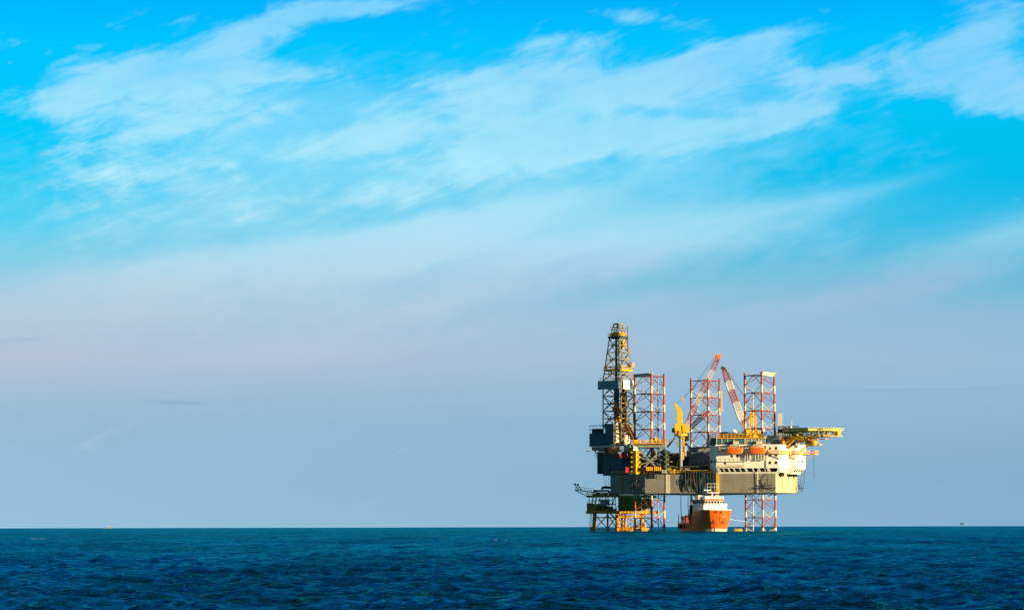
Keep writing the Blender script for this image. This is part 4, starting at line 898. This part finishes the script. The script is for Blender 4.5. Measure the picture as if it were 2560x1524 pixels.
for k,(x0,x1,yb_,Y) in enumerate(((2017,2014,1231,-26),(2009,2001,1234,-24),(2015,2008,1226,-25))):
    pts=[]
    for j in range(15):
        t=j/14; pts.append(W(x0+(x1-16-x0)*t*.8, 1140+(yb_-1140)*math.sin(PI*min(1,t*1.25)/2) if t<.8 else yb_-(t-.8)*110, Y))
    hose(pts,.07,'dgrey','slack dark line looping in the air off the bow end','slack lines off the bow')
for px,y1 in ((2034,1196),(2036.5,1196)):
    hose([W(px,1130,-24),W(px,1160,-24),W(px,y1,-24)],.04,'dgrey','thin straight line hanging free outside the bow','straight lines outside the bow')
for px,qx in ((1507,1516),(1516,1516),(1522,1522)):
    hose([W(px,1184,10),W((px+qx)/2,1200,10),W(qx,1222,10)],.06,'dgrey','thin line hanging from the dark module to the yellow platform','lines under the dark module')
for px,qx,lab in ((1702.5,1706,'long hose hanging from the hull bottom to the vessel stern, nearer the left leg'),(1720.5,1722,'long hose hanging from the hull bottom to the vessel deck, nearer the vessel')):
    hose([W(px,1234,-38),W(px-.3,1265,-38),W(px+1,1288,-38),W(qx,1300,-38)],.13,'dgrey',lab,'long transfer hoses')
# ================================================================== supply vessel
phi=math.radians(8.5); VX=Vector((math.sin(phi),-math.cos(phi),0)); VY=Vector((math.cos(phi),math.sin(phi),0))   # ahead, to the viewer's right
bow=W(1797.5,1300,-62); VO=Vector((bow.x,bow.y,0))-VX*24.2
def B(x,y,z): return VO+VX*x+VY*y+up(z)
vs=thing('supply_vessel','orange hulled supply vessel with white wheelhouse moored bow first beneath the rig','supply vessel',B(0,0,0))
st=[ # (x deck, half deck, x wl, half wl, z deck)
(-25,5.6,-24.4,5.0,3.3),(-12,6.1,-12,5.7,3.3),(0,6.2,0,5.8,3.3),(1.5,6.2,1.5,5.8,3.6),(4.5,6.2,4.3,5.8,6.6),(6,6.2,6,5.8,7.4),(13,6.2,12,5.4,7.7),(18,6.0,16,4.7,7.9),(21,5.55,18.6,4.3,8.05),(22.6,4.65,20.2,3.5,8.15),(23.9,3.45,21.3,2.1,8.2),(24.3,1.8,21.7,1.1,8.2),(24.45,.6,21.85,.4,8.2)]
rings=[]
for xd,bd,xw,bw,zd in st:
    r=[]
    zk=min(zd-.6,5.6)
    prof=((-1.5,xw-.6,bw*.9),(0.,xw,bw),(1.2,xw+(xd-xw)*.06,bw+(bd-bw)*.12),(zk,xw+(xd-xw)*.72,bw+(bd-bw)*.86),(zd,xd,bd))
    for z,x,b in prof: r.append(B(x,-b,z))
    for z,x,b in reversed(prof): r.append(B(x,b,z))
    rings.append(r)
mb=MB(); mb.loft(rings); vh=part(mb,'hull',M['vred'],vs)
# boot stripe, knuckle rubbing band
def band(z,t,zoff,mat,name,i0=5):
    mb=MB()
    for sgn in (-1,1):
        for a,b in zip(st[i0:],st[i0+1:]):
            f=lambda s:(s[2]+(s[0]-s[2])*t, s[3]+(s[1]-s[3])*t)
            (xa,ba),(xb,bb)=f(a),f(b); mb.beam(B(xa,sgn*(ba+.04),z),B(xb,sgn*(bb+.04),z),.22,zoff)
    (xa,ba)=f(st[-1]); mb.beam(B(xa,-ba,z),B(xa,ba,z),.22,zoff)
    return part(mb,name,mat,vh)
band(5.6,.72+.0,.22,M['vred'],'rubbing_band',4)
band(8.1,1.0,.25,M['cream'],'bulwark_rail',5)
mb=MB()
for sgn in (-1,1):
    mb.cut()
    for a,b in zip(st[8:],st[9:]): mb.loft([[B(s[2]+(s[0]-s[2])*k,sgn*(s[3]+(s[1]-s[3])*k*1.6+.03),z) for z,k in ((.05,0),(.95,.05))] + [B(s[2]-.2,sgn*(s[3]-.15),.6)] for s in (a,b)])
s=st[-1]; mb.cut(); mb.loft([[B(s[2]+.03,-1,.05),B(s[2]+.22,-1,1.1),B(s[2]-.3,-1,.6)],[B(s[2]+.03,1,.05),B(s[2]+.22,1,1.1),B(s[2]-.3,1,.6)]])
part(mb,'boot_stripe',M['cream'],vh)
for y in (-1.7,1.9):
    mb=MB(); c=B(22.9,y,3.6+.0); mb.beam(c-up(.6),c+up(.7),.3); mb.beam(c-up(.5)-VY*.7,c-up(.1)+VY*.0,.3); mb.beam(c-up(.5)+VY*.7,c-up(.1),.3); part(mb,'anchor',M['maroon'],vh)
mb=MB()
for y in (-1.1,.9): mb.cut(); mb.tube(B(24.0,y,7.3),B(24.45-abs(y)*.12,y,7.3),.36,10)
part(mb,'mooring_hole',M['black'],vh)
# stern gear and fenders
for x,y in ((-25,-4),(-25,-1.5),(-24.5,-5.3),(-18,-5.8),(-11,-5.9),(8,6),(15,5.5)):
    mb=MB(); c=B(x,y,2. if x<0 else 4.6); ex=VY if x<-24.8 else VX
    a=[c+ex*(.75*math.cos(2*PI*k/12))+up(.75*math.sin(2*PI*k/12)) for k in range(13)]; mb.path(a,.33,6); part(mb,'tyre_fender',M['black'],vs,True)
mb=MB(); mb.box(B(-21,-3,4.6),(2.5,2.5,2.6),phi); mb.cut(); mb.box(B(-16,-4,4.4),(3,2.5,2.4),phi); mb.cut(); mb.box(B(-10,-4.2,4.8),(3,2.4,3.),phi); mb.cut(); mb.box(B(-4,-4.2,5.0),(2,2.4,3.4),phi); part(mb,'deck_cargo',M['maroon'],vs)
mb=MB(); 
for x in (-24,-19,-14,-9,-4,0): mb.beam(B(x,-5.5,3.3),B(x,-5.4,5.6 if x>-20 else 6.6),.3)
mb.beam(B(-19,-5.45,5.6),B(1,-5.45,5.8),.35,.5); mb.beam(B(-9,-5,5.6),B(-9,-3,7.4),.3); mb.tube(B(-6,-5.2,6.1),B(1,-5.2,7.2),.5,8); mb.cut(); mb.box(B(1,-4.8,8),(3,1.4,4.2),phi); mb.cut(); mb.box(B(-2,-4.8,7),(2,1.4,3.),phi)
part(mb,'cargo_rail',M['navy'],vs)
# superstructure
mb=MB(); mb.prism([B(4,-5.8,0),B(12.2,-5.8,0),B(14.5,-3.8,0),B(14.5,3.8,0),B(12.2,5.8,0),B(4,5.8,0)],6.2,10.0); mb.prism([B(3.5,-6.,0),B(12.3,-6.,0),B(14.8,-3.9,0),B(14.8,3.9,0),B(12.3,6.,0),B(3.5,6.,0)],10.0,10.18); ss=part(mb,'deckhouse',M['plain'],vs)
mb=MB(); mb.rail([B(12.2,-5.9,10.18),B(14.7,-3.8,10.18),B(14.7,3.8,10.18),B(12.2,5.9,10.18)],.35,.08,1.4); part(mb,'railing',M['plain'],ss)
wp=[B(2,-5.4,0),B(8.6,-5.4,0),B(12.8,-2.9,0),B(12.8,2.9,0),B(8.6,5.4,0),B(2,5.4,0)]
mb=MB(); mb.prism(wp,10.18,11.75); wh=part(mb,'wheelhouse',M['plain'],vs)
c_=B(6,0,0); mb=MB(); mb.prism([c_+(p-c_)*1.06 for p in wp],11.75,12.2); part(mb,'roof_trim',M['vred'],wh)
for p,q,n in ((wp[0],wp[1],4),(wp[1],wp[2],4),(wp[2],wp[3],5),(wp[3],wp[4],3)):
    e=(q-p).normalized(); nn_=Vector((e.y,-e.x,0)); w=(q-p).length/n
    for k in range(n):
        mb=MB(); mb.obox(p+e*(w*(k+.5))+nn_*.03+up(11.12),e*(w*.37),nn_*.05,up(.47)); part(mb,'window',M['glass'],wh)
mb=MB(); mb.box(B(6,-3.4,13.04),(1.8,1.7,1.6),phi); mb.tube(B(6,-3.4,13.81),B(6,-3.6,14.58),.45,8); part(mb,'funnel',M['cream'],vs)
mb=MB(); mb.box(B(6,3.2,13.04),(1.8,1.7,1.6),phi); mb.tube(B(6,3.2,13.81),B(6,3.5,14.79),.45,8); part(mb,'funnel',M['cream'],vs)
mb=MB(); mb.box(B(6,-3.4,14.02),(1.0,1.0,.7),phi); mb.cut(); mb.box(B(6,3.2,14.16),(1.2,1.2,1.),phi); part(mb,'funnel_top',M['maroon'],vs)
mb=MB(); mb.box(B(9,-1.2,12.76),(1.8,1.5,1.6),phi); mb.cut(); mb.ball(B(9.3,.2,12.83),(.6,.6,.8)); mb.cut(); mb.box(B(9,1.8,12.62),(.9,1,1.2),phi); mb.cut(); mb.rail([B(-1.5,-4.9,12.20),B(11.4,-4.7,12.20),B(12.6,-3.2,12.20),B(12.6,3.4,12.20),B(11.4,4.7,12.20)],1.0,.12,1.3); mb.cut(); mb.box(B(8,4.1,12.69),(.7,.7,1.4),phi); mb.cut(); mb.box(B(8,-4.2,12.62),(.8,.8,1.2),phi); part(mb,'roof_equipment',M['plain'],vs)
mb=MB(); mb.tube(B(9.6,.55,12.20),B(9.4,.55,14.79),.34,8,r2=.18); mb.box(B(9.4,.2,15.07),(.4,3,.2),phi); ms=part(mb,'mast',M['cream'],vs)
mb=MB()
for y in (-1.0,.4,1.9,3.6): mb.tube(B(8.4,y,14.79),B(8.4,y,18.29),.045,5)
mb.beam(B(8.4,-1.2,18.29),B(8.4,3.8,18.29),.07); mb.beam(B(8.4,-1.2,17.03),B(8.4,3.8,17.03),.06); mb.beam(B(8.4,-1.3,14.79),B(8.4,3.8,14.79),.25); mb.beam(B(8.4,1.,12.20),B(8.4,1.,14.79),.35); part(mb,'aerial_frame',M['plain'],ms)
mb=MB(); mb.obox(B(9.6,-1.2,15.77),VY*1.4,VX*.16,up(.16)); mb.tube(B(9.5,-1.2,14.86),B(9.6,-1.2,15.70),.2,6); part(mb,'radar',M['plain'],ms)
mb=MB(); mb.box(B(7.8,-1.5,15.07),(1,1.6,1.6),phi); mb.cut(); mb.box(B(7.8,-2,16.33),(.8,1.4,1.8),phi); part(mb,'dark_mast_house',M['navy'],ms)
# mooring lines
def line(p,q,sag,lab,r=.06,mat='rope'):
    pts=[p.lerp(q,k/12)-up(sag*4*(k/12)*(1-k/12)) for k in range(13)]; mb=MB(); mb.path(pts,r,5); gear(mb,'mooring_line',mat,lab,'rope',p,'mooring lines of the supply vessel',smooth=True)
line(W(1661,1303.5,-22),B(-25,-3,4.2),.5,'thin mooring line from the vessel stern to the left leg',.06)
line(B(23.6,3.2,5.),W(1866,1302,-28),.3,'pale mooring line from the vessel bow to the bow leg',.05,'plain')
# floating fender
fo=W(1845,1326,-52); fo.z=.38; mb=MB(); e=Vector((1,-.12,0)).normalized()
prof=((-1.6,.2),(-1.5,.5),(-1.2,.64),(1.2,.64),(1.5,.5),(1.6,.2)); 
y=Vector((-e.y,e.x,0)); mb.loft([[fo+e*x+y*(r*math.cos(2*PI*k/14))+up(r*math.sin(2*PI*k/14)) for k in range(14)] for x,r in prof])
for x in (-.9,0,.9):
    a=[fo+e*x+y*(.66*math.cos(2*PI*k/14))+up(.66*math.sin(2*PI*k/14)) for k in range(15)]; mb.path(a,.07,5)
gear(mb,'floating_fender','yel','yellow cylindrical fender floating beside the vessel bow','fender',fo-up(.3),smooth=True)
# ================================================================== wellhead platform
wpf=thing('wellhead_platform','fixed yellow wellhead platform on tubular legs in the water below the derrick','platform',L(-30,3,0))
A0,A1,B0,B1=-37.4,-22.4,-10.2,15.8; ZU,ZLo=14.3,7.8
mb=MB(); mb.obox(L((A0+A1)/2,(B0+B1)/2,ZU),U*7.5,V*13,up(.3))
udk=part(mb,'upper_deck',M['yel2'],wpf)
mb=MB(); mb.obox(L((A0+A1)/2,(B0+B1)/2,ZLo),U*7.5,V*13,up(.3)); mb.cut(); mb.obox(L(A0+2.2,B0-.2,ZLo+1.6),U*2.,V*.15,up(1.8)); mb.cut(); mb.obox(L(A0+.2,B0+1.9,ZLo+1.7),U*.12,V*2.,up(1.9)); ldk=part(mb,'lower_deck',M['olive'],wpf)
mb=MB()
mb.tube(L(A1+.3,B0,ZU-.2),L(A1+.3,B1+1,ZU-.2),.62,10); mb.cut(); mb.tube(L(A1+.3,B0,ZLo-.1),L(A1+.3,B1+3,ZLo-.1),.72,10); mb.cut(); mb.tube(L(A1+.5,B1-6.5,ZLo-1.5),L(A1+.5,B1-6.5,ZU+.8),.8,10); mb.cut(); mb.tube(L(A1,B0,ZLo-2.),L(A1,B1-12,ZLo-2.),.4,8)
mb.cut(); mb.tube(L(A0,B0-.1,ZLo-.1),L(A1,B0-.1,ZLo-.1),.6,10); mb.cut(); mb.tube(L(A0,B0-.1,ZU-.2),L(A1,B0-.1,ZU-.2),.4,8)
part(mb,'deck_girder',M['yel2'],wpf,True)
legs_=((-34.5,-8.6,.95),(-23.2,-9.4,.85),(-24,-4.5,.6),(-24.,-2.2,.65),(-33,6,.8),(-23.5,9.,.95),(-28,-9,.5))
for k,(a,b,r) in enumerate(legs_):
    mb=MB(); c=L(a,b,0); bt=-c.z
    tilt=v3(-.7,0,0) if k==0 else v3(0,0,0)
    mb.tube(c+up(ZLo)-tilt*0,c+tilt*1.3+up(-6),r*.82,12); mb.tube(c+tilt+up(.9),c+tilt*1.15+up(-3),r*1.0,12); part(mb,'jacket_leg',M['yel2'],wpf,True)
mb=MB()
for (a,b),(c,d),z in (((-34.5,-8.6),(-23.2,-9.4),5.6),((-34.5,-8.6),(-23.2,-9.4),.8),((-23.2,-9.4),(-23.5,9),6.2),((-23.2,-9.4),(-23.5,9),1.2),((-33,6),(-23.5,9),1.)):
    mb.cut(); mb.tube(L(a,b,z),L(c,d,z),.24,6)
mb.cut(); mb.tube(L(-27,-9.2,ZLo),L(-23.4,-9.3,4.2),.3,6); mb.cut(); mb.tube(L(-23.2,-9.4,-1),L(-29,-9,.8),.25,6); mb.cut(); mb.tube(L(-23.5,9,5.5),L(-24,3,ZLo),.3,6)
part(mb,'jacket_brace',M['yel2'],wpf)
mb=MB()
for k in range(9):
    b=-7.5+k*1.15; mb.cut(); mb.tube(L(-22.6,b,-2),L(-22.6,b,1.2+.6*(k%3)),.3+.1*(k%2),7); mb.tube(L(-22.4,b,.6+.3*(k%2)),L(-22.4,b+1.1,.6+.3*(k%2)),.28,7)
for k in range(5): mb.cut(); mb.tube(L(-22.2,7+k*.9,-1.5),L(-22.2,7+k*.9,1.0+.9*(k%2)),.34,7)
mb.cut(); mb.tube(L(-22,6,.9),L(-22,11.6,.9),.4,8); mb.cut(); mb.tube(L(-22,9,-1),L(-22,9,3.2),.6,8,r2=.4)
for a,b in ((-36.8,-8.6),): mb.cut(); mb.tube(L(a,b,-2),L(a+.6,b,1.8),.4,8)
part(mb,'riser_pipework',M['yel2'],wpf)
mb=MB()
for dx_ in (0,.9): mb.beam(L(-36.6+dx_*.7,-9.4,0),L(-36.2+dx_*.7,-9.4,ZLo),.16)
for k in range(5): mb.beam(L(-36.5,-9.4,1.2+k*1.4),L(-35.7,-9.4,1.2+k*1.4),.14)
part(mb,'ladder',M['steel'],wpf)
mb=MB(); mb.obox(L(A1-.2,-1.,11.),U*.12,V*8.2,up(2.7)); 
for k in range(9): mb.obox(L(A1-.05,-8.6+k*1.9,11.),U*.06,V*.07,up(2.6))
part(mb,'wall_panel',M['olive'],wpf)
mb=MB(); mb.obox(L(A1-.2,11.3,11.3),U*.12,V*3.6,up(2.)); part(mb,'wall_panel',M['brown'],wpf)
mb=MB()
for k in range(34):
    a=R.uniform(A0+1,A1-2); b=R.uniform(B0+.4,B0+3); w=R.uniform(.5,2.2); h=R.uniform(.6,2.6); z=ZLo+.3 if k%3 else ZU+.3
    if k%3==0: h*=.45
    mb.cut(); mb.box(L(a,b,z+h/2),(w,R.uniform(.5,1.6),h),TH)
for k in range(9): a=A0+1+k*1.6; mb.cut(); mb.tube(L(a,B0+.3,ZLo),L(a,B0+.3,ZU),.16,6)
for k in range(4): mb.cut(); mb.beam(L(A0+1+k*3.4,B0+.1,ZLo+.3),L(A0+3.4+k*3.4,B0+.1,ZU-.3),.18)
mb.cut(); mb.tube(L(A0+1,B0+.1,10.9),L(A1-1,B0+.1,10.9),.25,6); mb.cut(); mb.tube(L(A0+2,B0+.1,12.4),L(A1-3,B0+.1,12.4),.2,6)
part(mb,'process_equipment',M['olive'],wpf)
mb=MB()
for k in range(7):
    a=A0+.6+k*2.2; mb.cut(); mb.beam(L(a,B0+.0,ZLo+.4),L(a+2.2,B0+.0,ZU-.4) if k%2 else L(a+2.2,B0,ZLo+3.4),.22)
for k in range(16):
    b=B0+.8+k*1.5; z1=R.choice((10.,11.5,13.8)); mb.cut(); mb.tube(L(A1+.5+.3*(k%2),b,ZLo-.2),L(A1+.5+.3*(k%2),b,z1),.14+.08*(k%3),6)
for z in (9.3,10.6,12.2): mb.cut(); mb.tube(L(A1+.6,B0+1,z),L(A1+.6,B1-2,z),.16,6)
for a,b,c_,d_ in ((-34.5,-8.6,-28,-9),(-28,-9,-23.2,-9.4),(-23.2,-9.4,-23.8,-3),(-23.8,-3,-23.5,9)):
    mb.cut(); mb.tube(L(a,b,1.),L(c_,d_,6.6),.2,6); mb.cut(); mb.tube(L(a,b,6.6),L(c_,d_,1.),.2,6)
part(mb,'brace_pipe',M['olive'],wpf)
mb=MB(); mb.box(L(-29,B0+.6,11.6),(3.6,1.5,2.4),TH); mb.cut(); mb.box(L(-33.4,B0+.2,9.7),(.8,.8,1.6),TH); part(mb,'control_cabinet',M['steel'],wpf)
mb=MB(); mb.rail([L(A0,B1,ZU+.3),L(A0,B0,ZU+.3),L(A1-2,B0,ZU+.3)],1.1,.13,1.6); mb.cut(); mb.rail([L(A0+.2,B0-.3,ZLo+3.4),L(A0+4.2,B0-.3,ZLo+3.4)],1.1,.1,1.3); part(mb,'railing',M['olive'],wpf)
# vent boom reaching out to the left
mb=MB(); Yv=16; pa,pb=W(1438,1224,Yv-2),W(1548,1236,Yv-6); mb.beam(pa,pb,.9,.35); mb.beam(W(1438,1225,Yv-2),W(1469,1241,Yv-6),.22)
for k in range(5): mb.beam(W(1444+k*6,1225+k*.6,Yv-3),W(1447+k*6,1229+k*2.4,Yv-4),.14)
mb.rail([pa+up(.2),W(1486,1229,Yv-4)],1.25,.1,1.4)
vb=part(mb,'vent_boom',M['brown'],wpf)
for dx_ in (0,7):
    mb=MB(); mb.tube(W(1446+dx_,1225,Yv-2),W(1437.5+dx_,1209+dx_*.2,Yv-2),.2,6); mb.tube(W(1438.7+dx_,1211+dx_*.2,Yv-2),W(1436.5+dx_,1207.5+dx_*.2,Yv-2),.42,8); part(mb,'vent_pipe',M['dgrey'],vb)
mb=MB(); mb.box(W(1503,1226,4),(6.2,3,.7),0); mb.cut(); mb.path([W(1505,1223,2),W(1507,1218,2),W(1514,1217.5,2),W(1530,1218.5,4)],.55,8); mb.cut(); mb.tube(W(1520,1226,2),W(1526,1231,2),.5,6); part(mb,'pipe_skid',M['navy'],wpf)
# ================================================================== far away
dist=14000; s=F/dist
o=Vector(((272.5-1280)/s,dist,0)); fs=thing('ship','tiny pale ship sitting on the horizon left of everything','ship',o)
mb=MB(); mb.loft([[o+v3(a*x,b,z) for a,b,z in ((-1,-4,-1),(1,-4,-1),(1,4,-1),(-1,4,-1))] for x,z in ()] or [[o+v3(-16,-4,-1),o+v3(14,-4,-1),o+v3(14,4,-1),o+v3(-16,4,-1)],[o+v3(-18,-5,4.5),o+v3(18,-5,4.5),o+v3(18,5,4.5),o+v3(-18,5,4.5)]]); part(mb,'hull',M['grey'],fs)
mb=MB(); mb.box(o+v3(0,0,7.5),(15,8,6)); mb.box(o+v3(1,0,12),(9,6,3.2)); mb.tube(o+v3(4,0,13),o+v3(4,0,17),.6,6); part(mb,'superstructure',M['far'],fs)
dist=21000; s=F/dist
o=Vector(((2405-1280)/s,dist,0)); fr=thing('distant_rig','faint grey drilling rig far off on the horizon right of everything','drilling rig',o)
mb=MB(); mb.box(o+v3(0,0,17),(26,12,7)); mb.box(o+v3(-6,0,23),(10,10,5)); part(mb,'hull',M['navy'],fr)  # dark paint stands in for shade and haze at this distance
for x in (-11,11):
    mb=MB(); mb.beam(o+v3(x,0,-3),o+v3(x,0,30 if x>0 else 22),1.2); part(mb,'leg',M['navy'],fr)
mb=MB(); mb.beam(o+v3(11,0,20),o+v3(18,0,33),1.0); mb.beam(o+v3(8,0,20),o+v3(8,0,30),.8); part(mb,'crane_boom',M['navy'],fr)
bpy.context.view_layer.update()
